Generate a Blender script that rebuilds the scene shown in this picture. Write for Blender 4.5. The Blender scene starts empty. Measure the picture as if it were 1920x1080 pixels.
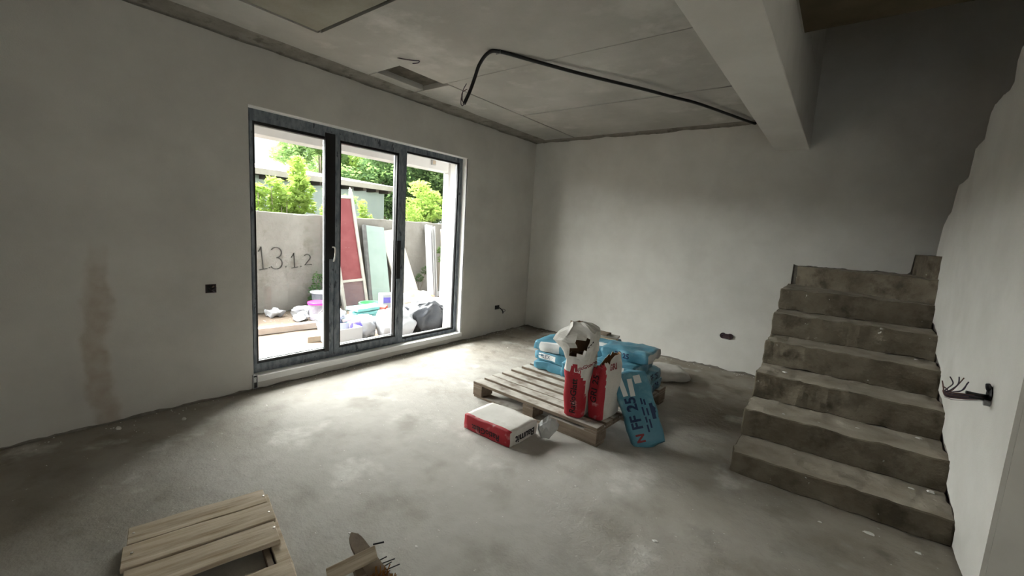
import bpy, bmesh, math, random
import numpy as np
from mathutils import Vector, Matrix, Euler, noise
from mathutils.bvhtree import BVHTree
from mathutils.geometry import tessellate_polygon

sc = bpy.context.scene
noise.seed_set(12)
COL = sc.collection
R = math.radians
# ---------------------------------------------------------------- camera
cd = bpy.data.cameras.new('camera'); cam = bpy.data.objects.new('camera', cd); COL.objects.link(cam)
cd.sensor_width = 36; cd.lens = 15.06; cd.clip_start = 0.02; cd.clip_end = 300
_r, _u, _f = (0.79089, 0.60911, 0.05891), (-0.12674, 0.06886, 0.98954), (-0.59868, 0.79009, -0.13166)
M = Matrix(((_r[0], _u[0], -_f[0], 3.7767), (_r[1], _u[1], -_f[1], -5.3757), (_r[2], _u[2], -_f[2], 1.4582), (0, 0, 0, 1)))
cam.matrix_world = M
sc.camera = cam
# ---------------------------------------------------------------- world: bright overcast
w = bpy.data.worlds.new('world'); sc.world = w; w.use_nodes = True
bg = w.node_tree.nodes['Background']; bg.inputs[0].default_value = (0.93, 0.97, 1.0, 1); bg.inputs[1].default_value = 0.9
# sun behind thick cloud, on the far side of the garden wall: very soft
sd = bpy.data.lights.new('sun', 'SUN'); so = bpy.data.objects.new('sun', sd); COL.objects.link(so)
sd.energy = 75.0; sd.angle = R(125); sd.color = (1.0, 0.985, 0.96)
so.rotation_euler = Vector((0.90, 0.20, -0.40)).to_track_quat('-Z', 'Y').to_euler()
sc.view_settings.view_transform = 'Standard'
sc.view_settings.look = 'None'
sc.view_settings.gamma = 1.0
sc.view_settings.use_curve_mapping = False
sc.view_settings.exposure = 0.72
try:
    sc.cycles.max_bounces = 12; sc.cycles.diffuse_bounces = 8; sc.cycles.transparent_max_bounces = 16
except Exception: pass

# ---------------------------------------------------------------- helpers
def tag(o, label=None, cat=None, group=None, kind=None):
    if label: o['label'] = label
    if cat: o['category'] = cat
    if group: o['group'] = group
    if kind: o['kind'] = kind
    return o
def link(name, me, parent=None, mats=()):
    for m in mats: me.materials.append(m)
    o = bpy.data.objects.new(name, me); COL.objects.link(o)
    if parent: o.parent = parent
    return o
def empty(name, loc=(0, 0, 0), rz=0.0):
    o = bpy.data.objects.new(name, None); COL.objects.link(o); o.location = loc; o.rotation_euler = (0, 0, rz)
    o.empty_display_size = .1
    return o
def bm_obj(name, bm, mat, parent=None, smooth=False):
    me = bpy.data.meshes.new(name)
    bmesh.ops.recalc_face_normals(bm, faces=bm.faces)
    bm.to_mesh(me); bm.free()
    if smooth:
        for p in me.polygons: p.use_smooth = True
    return link(name, me, parent, mat if isinstance(mat, (list, tuple)) else [mat])
def bx(bm, lo, hi, rot=None):
    lo, hi = Vector(lo), Vector(hi)
    r = bmesh.ops.create_cube(bm, size=1.0)
    s = hi - lo; c = (lo + hi) / 2
    for v in r['verts']:
        v.co = Vector((v.co.x * s.x, v.co.y * s.y, v.co.z * s.z)) + c
    return r['verts']
def box(name, lo, hi, mat, parent=None, bev=0.0, seg=1):
    bm = bmesh.new(); bx(bm, lo, hi)
    if bev: bmesh.ops.bevel(bm, geom=list(bm.edges), offset=bev, segments=seg, affect='EDGES')
    return bm_obj(name, bm, mat, parent)
def rough_box(name, lo, hi, mat, parent=None, cell=.06, amp=.006, freq=9, bev=.006, seed=0, smooth=False):
    lo, hi = Vector(lo), Vector(hi)
    bm = bmesh.new(); bx(bm, lo, hi)
    if bev: bmesh.ops.bevel(bm, geom=list(bm.edges), offset=bev, segments=1, affect='EDGES')
    for ax in range(3):
        n = int((hi[ax] - lo[ax]) / cell)
        for k in range(1, n + 1):
            co = lo.copy(); co[ax] = lo[ax] + (hi[ax] - lo[ax]) * k / (n + 1)
            no = Vector((0, 0, 0)); no[ax] = 1
            bmesh.ops.bisect_plane(bm, geom=list(bm.verts) + list(bm.edges) + list(bm.faces), plane_co=co, plane_no=no, dist=1e-5)
    off = Vector((seed * 3.1, seed * 1.7, seed * .9))
    for v in bm.verts: v.co += noise.noise_vector(v.co * freq + off) * amp
    return bm_obj(name, bm, mat, parent, smooth)
def prism(name, pts, lo, hi, axis, mat, parent=None):
    """polygon in the two other axes extruded along axis"""
    bm = bmesh.new()
    def mk(p, a):
        if axis == 0: return (a, p[0], p[1])
        if axis == 1: return (p[0], a, p[1])
        return (p[0], p[1], a)
    A = [bm.verts.new(mk(p, lo)) for p in pts]; B = [bm.verts.new(mk(p, hi)) for p in pts]
    n = len(pts); cap(bm, pts, A, B)
    for i in range(n): bm.faces.new((A[i], B[i], B[(i + 1) % n], A[(i + 1) % n]))
    return bm_obj(name, bm, mat, parent)
def cap(bm, pts, A, B):
    for t in tessellate_polygon([[Vector((p[0], p[1], 0)) for p in pts]]):
        for W in (A, B):
            try: bm.faces.new([W[i] for i in t])
            except ValueError: pass
def tube(name, pts, r, mat, parent=None, n=8, smooth_path=True, radii=None):
    P = [Vector(p) for p in pts]
    if smooth_path and len(P) > 2:
        Q = []
        for i in range(len(P) - 1):
            p0 = P[max(i - 1, 0)]; p1 = P[i]; p2 = P[i + 1]; p3 = P[min(i + 2, len(P) - 1)]
            for k in range(6):
                t = k / 6
                Q.append(.5 * ((2 * p1) + (-p0 + p2) * t + (2 * p0 - 5 * p1 + 4 * p2 - p3) * t * t + (-p0 + 3 * p1 - 3 * p2 + p3) * t ** 3))
        Q.append(P[-1]); P = Q
    bm = bmesh.new(); rings = []
    up = Vector((0.13, 0.21, 1)).normalized(); prev = None
    for i, p in enumerate(P):
        d = (P[min(i + 1, len(P) - 1)] - P[max(i - 1, 0)]).normalized()
        if prev is None: a = d.cross(up if abs(d.dot(up)) < .95 else Vector((1, 0, 0))).normalized()
        else: a = (prev - d * prev.dot(d)).normalized()
        prev = a; b = d.cross(a)
        rr = r if radii is None else radii[0] + (radii[1] - radii[0]) * i / (len(P) - 1)
        rings.append([bm.verts.new(p + (a * math.cos(2 * math.pi * k / n) + b * math.sin(2 * math.pi * k / n)) * rr) for k in range(n)])
    for i in range(len(rings) - 1):
        for k in range(n): bm.faces.new((rings[i][k], rings[i][(k + 1) % n], rings[i + 1][(k + 1) % n], rings[i + 1][k]))
    bm.faces.new(rings[0]); bm.faces.new(rings[-1][::-1])
    return bm_obj(name, bm, mat, parent, True)
def lathe(name, prof, mat, parent=None, n=28, loc=(0, 0, 0)):
    bm = bmesh.new(); rings = []
    for r, z in prof: rings.append([bm.verts.new((loc[0] + r * math.cos(2 * math.pi * k / n), loc[1] + r * math.sin(2 * math.pi * k / n), loc[2] + z)) for k in range(n)])
    for i in range(len(rings) - 1):
        for k in range(n): bm.faces.new((rings[i][k], rings[i][(k + 1) % n], rings[i + 1][(k + 1) % n], rings[i + 1][k]))
    if prof[0][0] > 1e-4: bm.faces.new(rings[0])
    if prof[-1][0] > 1e-4: bm.faces.new(rings[-1])
    return bm_obj(name, bm, mat, parent, False)

# ---------------------------------------------------------------- materials
def nmat(name, c1, c2=None, scale=4.0, detail=6, rough=.85, bump=0.0, bscale=60.0, lo=.35, hi=.65, c3=None, s3=12.0, l3=.55, h3=.7, spec=.3, stretch=None, metal=0.0, bump2=0.0, b2scale=8.0):
    m = bpy.data.materials.new(name); m.use_nodes = True
    nt = m.node_tree; N = nt.nodes; L = nt.links
    p = N['Principled BSDF']; p.inputs['Roughness'].default_value = rough; p.inputs['Metallic'].default_value = metal
    p.inputs['Specular IOR Level'].default_value = spec
    p.inputs['Base Color'].default_value = (*c1, 1)
    tc = N.new('ShaderNodeTexCoord'); src = tc.outputs['Object']
    if stretch:
        mp = N.new('ShaderNodeMapping'); mp.inputs['Scale'].default_value = stretch; L.new(src, mp.inputs[0]); src = mp.outputs[0]
    col = None
    def nz(s, d=detail, ro=.6):
        n = N.new('ShaderNodeTexNoise'); n.inputs['Scale'].default_value = s; n.inputs['Detail'].default_value = d; n.inputs['Roughness'].default_value = ro
        L.new(src, n.inputs['Vector']); return n.outputs['Fac']
    def mask(s, a, b):
        r = N.new('ShaderNodeMapRange'); r.inputs[1].default_value = a; r.inputs[2].default_value = b; L.new(nz(s), r.inputs[0]); return r.outputs[0]
    def mix(fac, a, b):
        x = N.new('ShaderNodeMix'); x.data_type = 'RGBA'; L.new(fac, x.inputs[0])
        for sock, val in ((x.inputs[6], a), (x.inputs[7], b)):
            if isinstance(val, tuple): sock.default_value = (*val, 1)
            else: L.new(val, sock)
        return x.outputs[2]
    if c2:
        col = mix(mask(scale, lo, hi), c1, c2)
        if c3: col = mix(mask(s3, l3, h3), col, c3)
        L.new(col, p.inputs['Base Color'])
    if bump or bump2:
        b = N.new('ShaderNodeBump'); b.inputs['Strength'].default_value = bump or bump2; b.inputs['Distance'].default_value = .01
        L.new(nz(bscale if bump else b2scale, 5), b.inputs['Height'])
        last = b
        if bump and bump2:
            b2 = N.new('ShaderNodeBump'); b2.inputs['Strength'].default_value = bump2; b2.inputs['Distance'].default_value = .04
            L.new(nz(b2scale, 4), b2.inputs['Height']); L.new(b.outputs[0], b2.inputs['Normal']); last = b2
        L.new(last.outputs[0], p.inputs['Normal'])
    m['_'] = 0
    return m
def extra_mix(m, color, build):
    """mix another colour over the base colour with a mask built by build(N, L, objcoord)->socket"""
    nt = m.node_tree; N = nt.nodes; L = nt.links; p = N['Principled BSDF']
    tc = N.new('ShaderNodeTexCoord'); fac = build(N, L, tc.outputs['Object'])
    x = N.new('ShaderNodeMix'); x.data_type = 'RGBA'; L.new(fac, x.inputs[0])
    bc = p.inputs['Base Color']
    if bc.is_linked: L.new(bc.links[0].from_socket, x.inputs[6])
    else: x.inputs[6].default_value = bc.default_value
    x.inputs[7].default_value = (*color, 1); L.new(x.outputs[2], bc)
def mth(N, L, op, a, b=None, clamp=False):
    n = N.new('ShaderNodeMath'); n.operation = op; n.use_clamp = clamp
    for i, v in enumerate((a, b)):
        if v is None: continue
        if isinstance(v, (int, float)): n.inputs[i].default_value = v
        else: L.new(v, n.inputs[i])
    return n.outputs[0]
def smooth(N, L, v, a, b):
    r = N.new('ShaderNodeMapRange'); r.interpolation_type = 'SMOOTHSTEP'; r.inputs[1].default_value = a; r.inputs[2].default_value = b; L.new(v, r.inputs[0]); return r.outputs[0]
def noise_s(N, L, co, s, d=5):
    n = N.new('ShaderNodeTexNoise'); n.inputs['Scale'].default_value = s; n.inputs['Detail'].default_value = d; L.new(co, n.inputs['Vector']); return n.outputs['Fac']
def sep(N, L, co):
    s = N.new('ShaderNodeSeparateXYZ'); L.new(co, s.inputs[0]); return s.outputs

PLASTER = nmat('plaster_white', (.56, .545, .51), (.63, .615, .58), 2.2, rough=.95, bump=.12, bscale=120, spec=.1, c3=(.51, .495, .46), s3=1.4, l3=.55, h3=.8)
PLASTER_L = nmat('plaster_shaded_window_wall', (.47, .455, .425), (.54, .525, .49), 2.0, rough=.95, bump=.12, bscale=120, spec=.1, c3=(.41, .395, .365), s3=1.1, l3=.55, h3=.8)  # same plaster made darker; the window wall's weaker light is in the colour
def stain(N, L, co):
    s = sep(N, L, co); n = noise_s(N, L, co, 3.0); n2 = noise_s(N, L, co, 11.0)
    yy = mth(N, L, 'ADD', s[1], mth(N, L, 'MULTIPLY', mth(N, L, 'SUBTRACT', n, .5), .22))
    d = mth(N, L, 'ABSOLUTE', mth(N, L, 'ADD', yy, 4.83))
    a = mth(N, L, 'SUBTRACT', 1.0, smooth(N, L, d, .035, .075))
    zt = mth(N, L, 'ADD', s[2], mth(N, L, 'MULTIPLY', n, .5))
    b = mth(N, L, 'SUBTRACT', 1.0, smooth(N, L, zt, 1.15, 1.5))
    return mth(N, L, 'MULTIPLY', mth(N, L, 'MULTIPLY', a, b), mth(N, L, 'MULTIPLY', n2, 1.1, True))
extra_mix(PLASTER_L, (.34, .275, .215), stain)
CORE = nmat('raw_wall_core', (.15, .135, .115), (.23, .21, .185), 14, rough=.95, bump=.5, bscale=40, spec=.1)
BRICK = nmat('grey_plaster', (.46, .44, .41), (.53, .51, .48), 5, rough=.95, spec=.1)
FLOOR = nmat('floor_screed', (.25, .222, .182), (.35, .32, .275), 1.9, rough=.9, bump=.3, bscale=90, spec=.15, c3=(.17, .15, .12), s3=3.6, l3=.54, h3=.72, bump2=.35, b2scale=7)
def dust(N, L, co):  # dust; patch centred off the window, countering the overbright floor there in colour
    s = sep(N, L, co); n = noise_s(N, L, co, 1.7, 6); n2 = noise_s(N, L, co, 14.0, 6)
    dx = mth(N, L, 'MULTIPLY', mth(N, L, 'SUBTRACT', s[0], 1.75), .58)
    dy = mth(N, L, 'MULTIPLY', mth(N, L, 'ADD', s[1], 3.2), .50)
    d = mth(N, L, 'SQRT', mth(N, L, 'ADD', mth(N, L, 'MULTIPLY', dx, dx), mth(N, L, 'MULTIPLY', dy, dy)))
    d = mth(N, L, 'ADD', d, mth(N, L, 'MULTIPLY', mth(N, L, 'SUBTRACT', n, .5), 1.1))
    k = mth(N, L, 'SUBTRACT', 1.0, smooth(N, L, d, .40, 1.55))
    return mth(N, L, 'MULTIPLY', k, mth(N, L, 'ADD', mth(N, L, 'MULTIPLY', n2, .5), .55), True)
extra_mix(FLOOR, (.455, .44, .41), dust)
def smears(N, L, co):
    n = noise_s(N, L, co, 2.6, 8); n2 = noise_s(N, L, co, 25, 4)
    return mth(N, L, 'MULTIPLY', smooth(N, L, n, .56, .70), mth(N, L, 'MULTIPLY', n2, 1.35, True))
extra_mix(FLOOR, (.60, .585, .55), smears)
extra_mix(FLOOR, (.17, .15, .12), lambda N, L, co: mth(N, L, 'MULTIPLY', smooth(N, L, noise_s(N, L, co, 3.1, 9), .50, .74), .40))
extra_mix(FLOOR, (.58, .56, .52), lambda N, L, co: smooth(N, L, noise_s(N, L, co, 38, 3), .70, .76))
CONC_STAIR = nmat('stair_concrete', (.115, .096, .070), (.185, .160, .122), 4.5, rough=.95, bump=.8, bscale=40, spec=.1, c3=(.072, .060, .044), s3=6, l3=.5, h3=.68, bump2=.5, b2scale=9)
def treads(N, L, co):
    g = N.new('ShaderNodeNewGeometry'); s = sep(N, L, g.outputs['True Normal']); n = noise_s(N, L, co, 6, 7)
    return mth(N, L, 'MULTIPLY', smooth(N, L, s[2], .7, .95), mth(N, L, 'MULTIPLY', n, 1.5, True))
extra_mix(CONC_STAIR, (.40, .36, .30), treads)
def spots(N, L, co):
    n = noise_s(N, L, co, 16, 3); return smooth(N, L, n, .72, .76)
extra_mix(CONC_STAIR, (.55, .53, .49), spots)
CEIL = nmat('precast_ceiling', (.38, .37, .34), (.47, .46, .43), 1.6, rough=.9, bump=.15, bscale=70, spec=.1, c3=(.55, .54, .51), s3=2.3, l3=.55, h3=.72)
CEIL_D = nmat('precast_ceiling_yellowed', (.25, .24, .195), (.31, .30, .255), 2.5, rough=.9, bump=.2, bscale=60, spec=.1)
CEIL_J = nmat('ceiling_joint', (.07, .065, .055), (.13, .12, .10), 9, rough=.95, bump=.4, bscale=50, spec=.05)
COVE = nmat('raw_mortar_band', (.20, .185, .16), (.28, .265, .235), 6, rough=.95, bump=.6, bscale=30, spec=.1, c3=(.14, .125, .105), s3=10)
BROWN = nmat('brown_lining', (.075, .06, .035), (.10, .08, .05), 5, rough=.9)
FILM = nmat('protective_film', (.10, .12, .145), (.19, .21, .23), 26, rough=.55, lo=.4, hi=.6, c3=(.035, .042, .055), s3=22, l3=.60, h3=.66, spec=.4, stretch=(1, 1, .35))
BLACKF = nmat('anthracite_frame', (.006, .006, .007), rough=.35, spec=.4)
SPACER = nmat('spacer_bar', (.62, .63, .65), rough=.3, metal=.6)
WHITE_R = nmat('white_reveal', (.80, .80, .79), (.74, .74, .73), 4, rough=.7, spec=.3)
def glass_mat():
    m = bpy.data.materials.new('window_glass'); m.use_nodes = True; nt = m.node_tree; N = nt.nodes; L = nt.links
    for n in list(N):
        if n.type != 'OUTPUT_MATERIAL': N.remove(n)
    out = [n for n in N if n.type == 'OUTPUT_MATERIAL'][0]
    t = N.new('ShaderNodeBsdfTransparent'); t.inputs[0].default_value = (.95, .97, .96, 1)
    g = N.new('ShaderNodeBsdfGlossy'); g.inputs['Roughness'].default_value = .02
    lw = N.new('ShaderNodeLayerWeight'); lw.inputs[0].default_value = .5
    pw = N.new('ShaderNodeMath'); pw.operation = 'POWER'; L.new(lw.outputs['Facing'], pw.inputs[0]); pw.inputs[1].default_value = 4.0
    f = N.new('ShaderNodeMath'); f.operation = 'MULTIPLY_ADD'; L.new(pw.outputs[0], f.inputs[0]); f.inputs[1].default_value = .7; f.inputs[2].default_value = .03
    x = N.new('ShaderNodeMixShader'); L.new(f.outputs[0], x.inputs[0]); L.new(t.outputs[0], x.inputs[1]); L.new(g.outputs[0], x.inputs[2]); L.new(x.outputs[0], out.inputs[0])
    return m
GLASS = glass_mat()
CHROME = nmat('handle_metal', (.62, .60, .56), rough=.3, metal=.8)
WOOD = nmat('grey_pallet_wood', (.15, .115, .085), (.22, .175, .135), 9, rough=.9, bump=.3, bscale=50, spec=.1, c3=(.10, .075, .055), s3=5, stretch=(.35, 3, 3))
def wdust(N, L, co):
    g = N.new('ShaderNodeNewGeometry'); s = sep(N, L, g.outputs['True Normal']); n = noise_s(N, L, co, 7, 7)
    return mth(N, L, 'MULTIPLY', smooth(N, L, s[2], .6, .9), smooth(N, L, n, .25, .60), True)
extra_mix(WOOD, (.50, .475, .43), wdust)
WOOD2 = nmat('old_board_wood', (.42, .34, .24), (.58, .50, .40), 10, stretch=(.22, 3, 3), rough=.9, bump=.4, bscale=45, spec=.1, c3=(.30, .23, .15), s3=6)
extra_mix(WOOD2, (.42, .21, .06), lambda N, L, co: smooth(N, L, noise_s(N, L, co, 5.5, 4), .66, .76))
WOOD_D = nmat('dark_board_wood', (.15, .115, .085), (.22, .175, .13), 8, rough=.9, bump=.4, bscale=45)
BLACKP = nmat('black_conduit', (.008, .008, .009), rough=.45, spec=.4)
WIRE = nmat('wire_dark_violet', (.05, .04, .065), (.08, .055, .07), 30, rough=.5)
WIRE_R = nmat('wire_reddish', (.13, .07, .06), rough=.5)
BOXM = nmat('junction_box_plastic', (.035, .022, .028), (.06, .035, .04), 20, rough=.6)
PAPER = nmat('white_paper_sack', (.54, .52, .485), (.62, .60, .565), 6, rough=.8, bump=.35, bscale=30, spec=.2, c3=(.46, .44, .40), s3=4)
RED = nmat('red_print_sack', (.30, .012, .022), (.35, .022, .032), 6, rough=.6, bump=.3, bscale=30, spec=.3)
extra_mix(RED, (.62, .40, .40), lambda N, L, co: mth(N, L, 'MULTIPLY', smooth(N, L, noise_s(N, L, co, 13, 7), .56, .72), .75))
KRAFT = nmat('kraft_paper_inside', (.20, .11, .055), (.27, .16, .085), 12, rough=.85)
BLUE = nmat('blue_plastic_sack', (.06, .19, .265), (.085, .25, .335), 5, rough=.42, bump=.5, bscale=18, spec=.4, c3=(.19, .36, .43), s3=7, l3=.58, h3=.75)
BLUE_L = nmat('white_label_sack', (.62, .63, .62), (.70, .71, .70), 8, rough=.45, bump=.25, bscale=25, spec=.4)
GREYL = nmat('grey_sack_end', (.36, .36, .36), (.44, .44, .43), 8, rough=.5, bump=.25, bscale=25)
NAVY = nmat('navy_print', (.012, .03, .085), rough=.5)
INK = nmat('black_print', (.012, .008, .01), rough=.6)
INKR = nmat('dark_red_print', (.22, .04, .045), rough=.6)
WPRINT = nmat('white_print', (.75, .73, .70), rough=.6)
CHIP = nmat('plaster_crumb', (.66, .65, .62), (.74, .73, .70), 30, rough=.95)
# outdoors
EARTH = nmat('earth_ground', (.16, .122, .095), (.21, .168, .135), 1.5, rough=.95, bump=.6, bscale=25, spec=.05, c3=(.14, .105, .08), s3=5, bump2=.5, b2scale=4)
FENCE = nmat('old_concrete_wall', (.18, .172, .155), (.245, .236, .218), 1.8, rough=.95, bump=.5, bscale=30, spec=.1, c3=(.16, .15, .13), s3=4, bump2=.4, b2scale=5, l3=.55, h3=.7)
EXTW = nmat('exterior_white', (.48, .47, .46), (.53, .52, .51), 3, rough=.9, bump=.1, bscale=80)
SHEDW = nmat('pale_blue_render', (.36, .42, .44), (.40, .46, .48), 2, rough=.95)
ROOFM = nmat('grey_roofing', (.36, .33, .31), (.42, .39, .37), 5, rough=.9)
RAFT = nmat('dark_rafter', (.06, .05, .045), rough=.9)
def leaf(name, c, t):
    m = bpy.data.materials.new(name); m.use_nodes = True; nt = m.node_tree; N = nt.nodes; L = nt.links
    out = [n for n in N if n.type == 'OUTPUT_MATERIAL'][0]; N.remove(N['Principled BSDF'])
    a = N.new('ShaderNodeBsdfDiffuse'); b = N.new('ShaderNodeBsdfTranslucent'); x = N.new('ShaderNodeMixShader'); x.inputs[0].default_value = .5
    g = N.new('ShaderNodeObjectInfo'); tc = N.new('ShaderNodeTexCoord')
    n = N.new('ShaderNodeTexNoise'); n.inputs['Scale'].default_value = 3.5; L.new(tc.outputs['Object'], n.inputs['Vector'])
    mx = N.new('ShaderNodeMix'); mx.data_type = 'RGBA'; L.new(n.outputs['Fac'], mx.inputs[0])
    mx.inputs[6].default_value = (*[k * .65 for k in c], 1); mx.inputs[7].default_value = (*[min(k * 1.3, 1) for k in c], 1)
    L.new(mx.outputs[2], a.inputs[0]); b.inputs[0].default_value = (*t, 1)
    L.new(a.outputs[0], x.inputs[1]); L.new(b.outputs[0], x.inputs[2]); L.new(x.outputs[0], out.inputs[0])
    return m
LEAF_A = leaf('leaf_mid_green', (.20, .30, .13), (.22, .33, .11))
LEAF_B = leaf('leaf_yellow_green', (.26, .37, .10), (.30, .42, .09))
LEAF_C = leaf('leaf_dark_green', (.10, .17, .075), (.10, .17, .06))
BARK = nmat('bark', (.20, .17, .13), (.28, .24, .19), 12, rough=.95)
MAROON = nmat('maroon_plywood', (.17, .035, .04), (.22, .06, .065), 3, rough=.6, c3=(.45, .36, .35), s3=14, l3=.66, h3=.74)
PLUM = nmat('plum_plywood', (.14, .085, .095), (.19, .125, .13), 3, rough=.6, c3=(.6, .55, .55), s3=16, l3=.66, h3=.72)
FRAMEW = nmat('weathered_white_wood', (.38, .365, .335), (.45, .43, .40), 9, rough=.85)
MINT = nmat('mint_board', (.21, .28, .255), (.25, .32, .295), 2, rough=.4)
DGREY = nmat('dark_grey_edge', (.09, .09, .09), (.13, .13, .13), 9, rough=.7)
CREAM = nmat('cream_speckled_board', (.36, .34, .30), (.42, .40, .36), 20, rough=.9, bump=.3, bscale=50)
PVC = nmat('white_pvc', (.44, .45, .47), rough=.4)
PVCG = nmat('grey_pvc', (.30, .30, .30), rough=.5)
LATH = nmat('pale_lath', (.60, .50, .38), (.66, .57, .45), 9, rough=.85)
PINK = nmat('pink_lid', (.75, .05, .36), rough=.4)
BUCK = nmat('mauve_bucket', (.22, .20, .27), (.42, .40, .45), 7, rough=.5)
BUCKD = nmat('dark_grey_bucket', (.16, .17, .20), (.24, .25, .28), 10, rough=.5)
ORANGE = nmat('orange_plastic', (.52, .09, .03), rough=.45)
BLACKBAG = nmat('black_polythene', (.02, .022, .027), (.035, .038, .046), 5, rough=.42, spec=.35, bump=.7, bscale=9)
WHITEBAG = nmat('white_polypropylene', (.34, .35, .375), (.40, .41, .435), 5, rough=.6, bump=.5, bscale=12)
PURPLE = nmat('purple_print_foil', (.13, .10, .42), (.17, .14, .50), 5, rough=.4, bump=.4, bscale=14)
CYAN = nmat('turquoise_foam_board', (.18, .46, .45), (.22, .52, .51), 6, rough=.7)
GREEN = nmat('green_plastic', (.10, .36, .16), rough=.5)
TAN = nmat('tan_block', (.30, .24, .18), (.35, .29, .22), 9, rough=.9)
GREYBLUE = nmat('grey_blue_foil', (.20, .23, .28), (.26, .29, .34), 6, rough=.35, bump=.6, bscale=12)
BEAMW = nmat('bleached_timber', (.40, .34, .30), (.46, .40, .36), 7, rough=.9)
REDP = nmat('red_scrap', (.45, .08, .06), rough=.6)

# ---------------------------------------------------------------- structure: floor and walls
ZC = 2.785
def jag(a, b, n, base, amp, seed, freq=6.0):
    return [(a + (b - a) * k / n, base + amp * (noise.noise(Vector(((a + (b - a) * k / n) * freq, seed, 0))) + .5 * noise.noise(Vector(((a + (b - a) * k / n) * freq * 4.1, seed + 9, 0))))) for k in range(n + 1)]
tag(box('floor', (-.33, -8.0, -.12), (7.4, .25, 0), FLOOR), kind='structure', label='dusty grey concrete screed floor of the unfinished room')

# window wall (x = 0)
WY0, WY1, WZ0, WZ1 = -3.905, -1.436, .118, 2.31
core = empty('wall_left'); tag(core, 'plastered window wall on the left', kind='structure')
def ycore(n, y0, y1, z0, z1): box(n, (-.33, y0, z0), (-.014, y1, z1), CORE, core)
bmc = bmesh.new()
bx(bmc, (-.32, -8.0, 0), (-.014, WY0 - .015, 3.05)); bx(bmc, (-.32, WY1 + .015, 0), (-.014, .0, 3.05)); bx(bmc, (-.32, WY0 - .015, WZ1 + .015), (-.014, WY1 + .015, 3.05)); bx(bmc, (-.32, WY0, 0), (-.014, WY1, .07))
bm_obj('masonry', bmc, CORE, core)
bmc = bmesh.new()
bx(bmc, (-.34, -9.0, -.1), (-.30, WY0 - .001, 3.4)); bx(bmc, (-.34, WY1 + .001, -.1), (-.30, 2.0, 3.4)); bx(bmc, (-.34, WY0, WZ1 + .001), (-.30, WY1, 3.4)); bx(bmc, (-.34, WY0, -.1), (-.32, WY1, .07))
bm_obj('outside_render', bmc, EXTW, core)
# inner plaster sheet with torn lower and upper edges, opening for the window
def sheet(name, polys, x0, x1, mat, parent, axis=0):
    bm = bmesh.new()
    for pts in polys:
        def mk(p, a): return (a, p[0], p[1]) if axis == 0 else (p[0], a, p[1])
        A = [bm.verts.new(mk(p, x1)) for p in pts]; B = [bm.verts.new(mk(p, x0)) for p in pts]
        n = len(pts); cap(bm, pts, A, B)
        for i in range(n): bm.faces.new((A[i], B[i], B[(i + 1) % n], A[(i + 1) % n]))
    return bm_obj(name, bm, mat, parent)
p1 = jag(-8, WY0, 110, .016, .02, 1.3) + jag(WY0, -8, 60, 2.75, .012, 2.2, 3)
p2 = jag(WY0, WY1, 50, .016, .016, 1.3) + [(WY1, WZ0 - .05), (WY0, WZ0 - .05)]
p3 = [(WY0, WZ1), (WY1, WZ1)] + jag(WY1, WY0, 40, 2.75, .012, 2.2, 3)
p4 = jag(WY1, 0, 40, .016, .02, 1.3) + jag(0, WY1, 30, 2.75, .012, 2.2, 3)
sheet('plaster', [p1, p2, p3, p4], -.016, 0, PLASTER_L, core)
# mortar band between plaster and ceiling
bm = bmesh.new(); ny = 90; rows = []
for k in range(ny + 1):
    y = -8 + 8 * k / ny; j = noise.noise(Vector((0, y * 4, 3))) * .012; j2 = noise.noise(Vector((0, y * 2.5, 8))) * .03
    rows.append([bm.verts.new(c) for c in ((-.013, y, 2.70), (-.012 + j * .3, y, 2.765), (.03 + j, y, 2.772 + j * .4), (.12 + j2, y, 2.780), (.19 + j2, y, ZC + .001))])
for a, b in zip(rows, rows[1:]):
    for i in range(4): bm.faces.new((a[i], a[i + 1], b[i + 1], b[i]))
bm_obj('mortar_band', bm, COVE, core, True)
# reveals
for n, lo, hi in (('reveal', (-.30, WY1, WZ0 - .05), (-.002, WY1 + .02, WZ1 + .0)), ('reveal', (-.30, WY0 - .02, WZ0 - .05), (-.002, WY0, WZ1)), ('reveal', (-.30, WY0, WZ1 - .005), (-.002, WY1, WZ1 + .02))):
    box(n, lo, hi, WHITE_R, core)

# back wall (y = 0)
bk = empty('wall_back'); tag(bk, 'pale plastered back wall rising into the stairwell', kind='structure')
box('masonry', (-.3, .014, 0), (5.6, .25, 5.3), CORE, bk)
pb1 = jag(0, 3.385, 120, .018, .022, 5.1) + [(3.39, 1.29), (3.39, 2.752)] + jag(3.04, 0, 90, 2.752, .014, 7.7, 4)
pb2 = [(3.39, 1.29)] + jag(3.41, 4.28, 40, 1.283, .016, 6.6, 8) + [(4.30, 1.30), (4.31, 1.462), (5.5, 1.465), (5.5, 2.752), (3.39, 2.752)]
pb3 = [(3.2, 2.752), (5.5, 2.752), (5.5, 5.25), (3.2, 5.25)]
sheet('plaster', [pb1, pb2, pb3], 0, .016, PLASTER, bk, axis=1)
bm = bmesh.new(); rows = []
for k in range(61):
    x = 3.2 * k / 60; j = noise.noise(Vector((x * 4, 0, 13))) * .012
    rows.append([bm.verts.new(c) for c in ((x, .012, 2.70), (x, .010 + j * .3, 2.77), (x, -.018 + j, 2.776), (x, -.05 + j, ZC + .001))])
for a, b in zip(rows, rows[1:]):
    for i in range(3): bm.faces.new((a[i], a[i + 1], b[i + 1], b[i]))
bm_obj('mortar_band', bm, COVE, bk, True)

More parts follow.
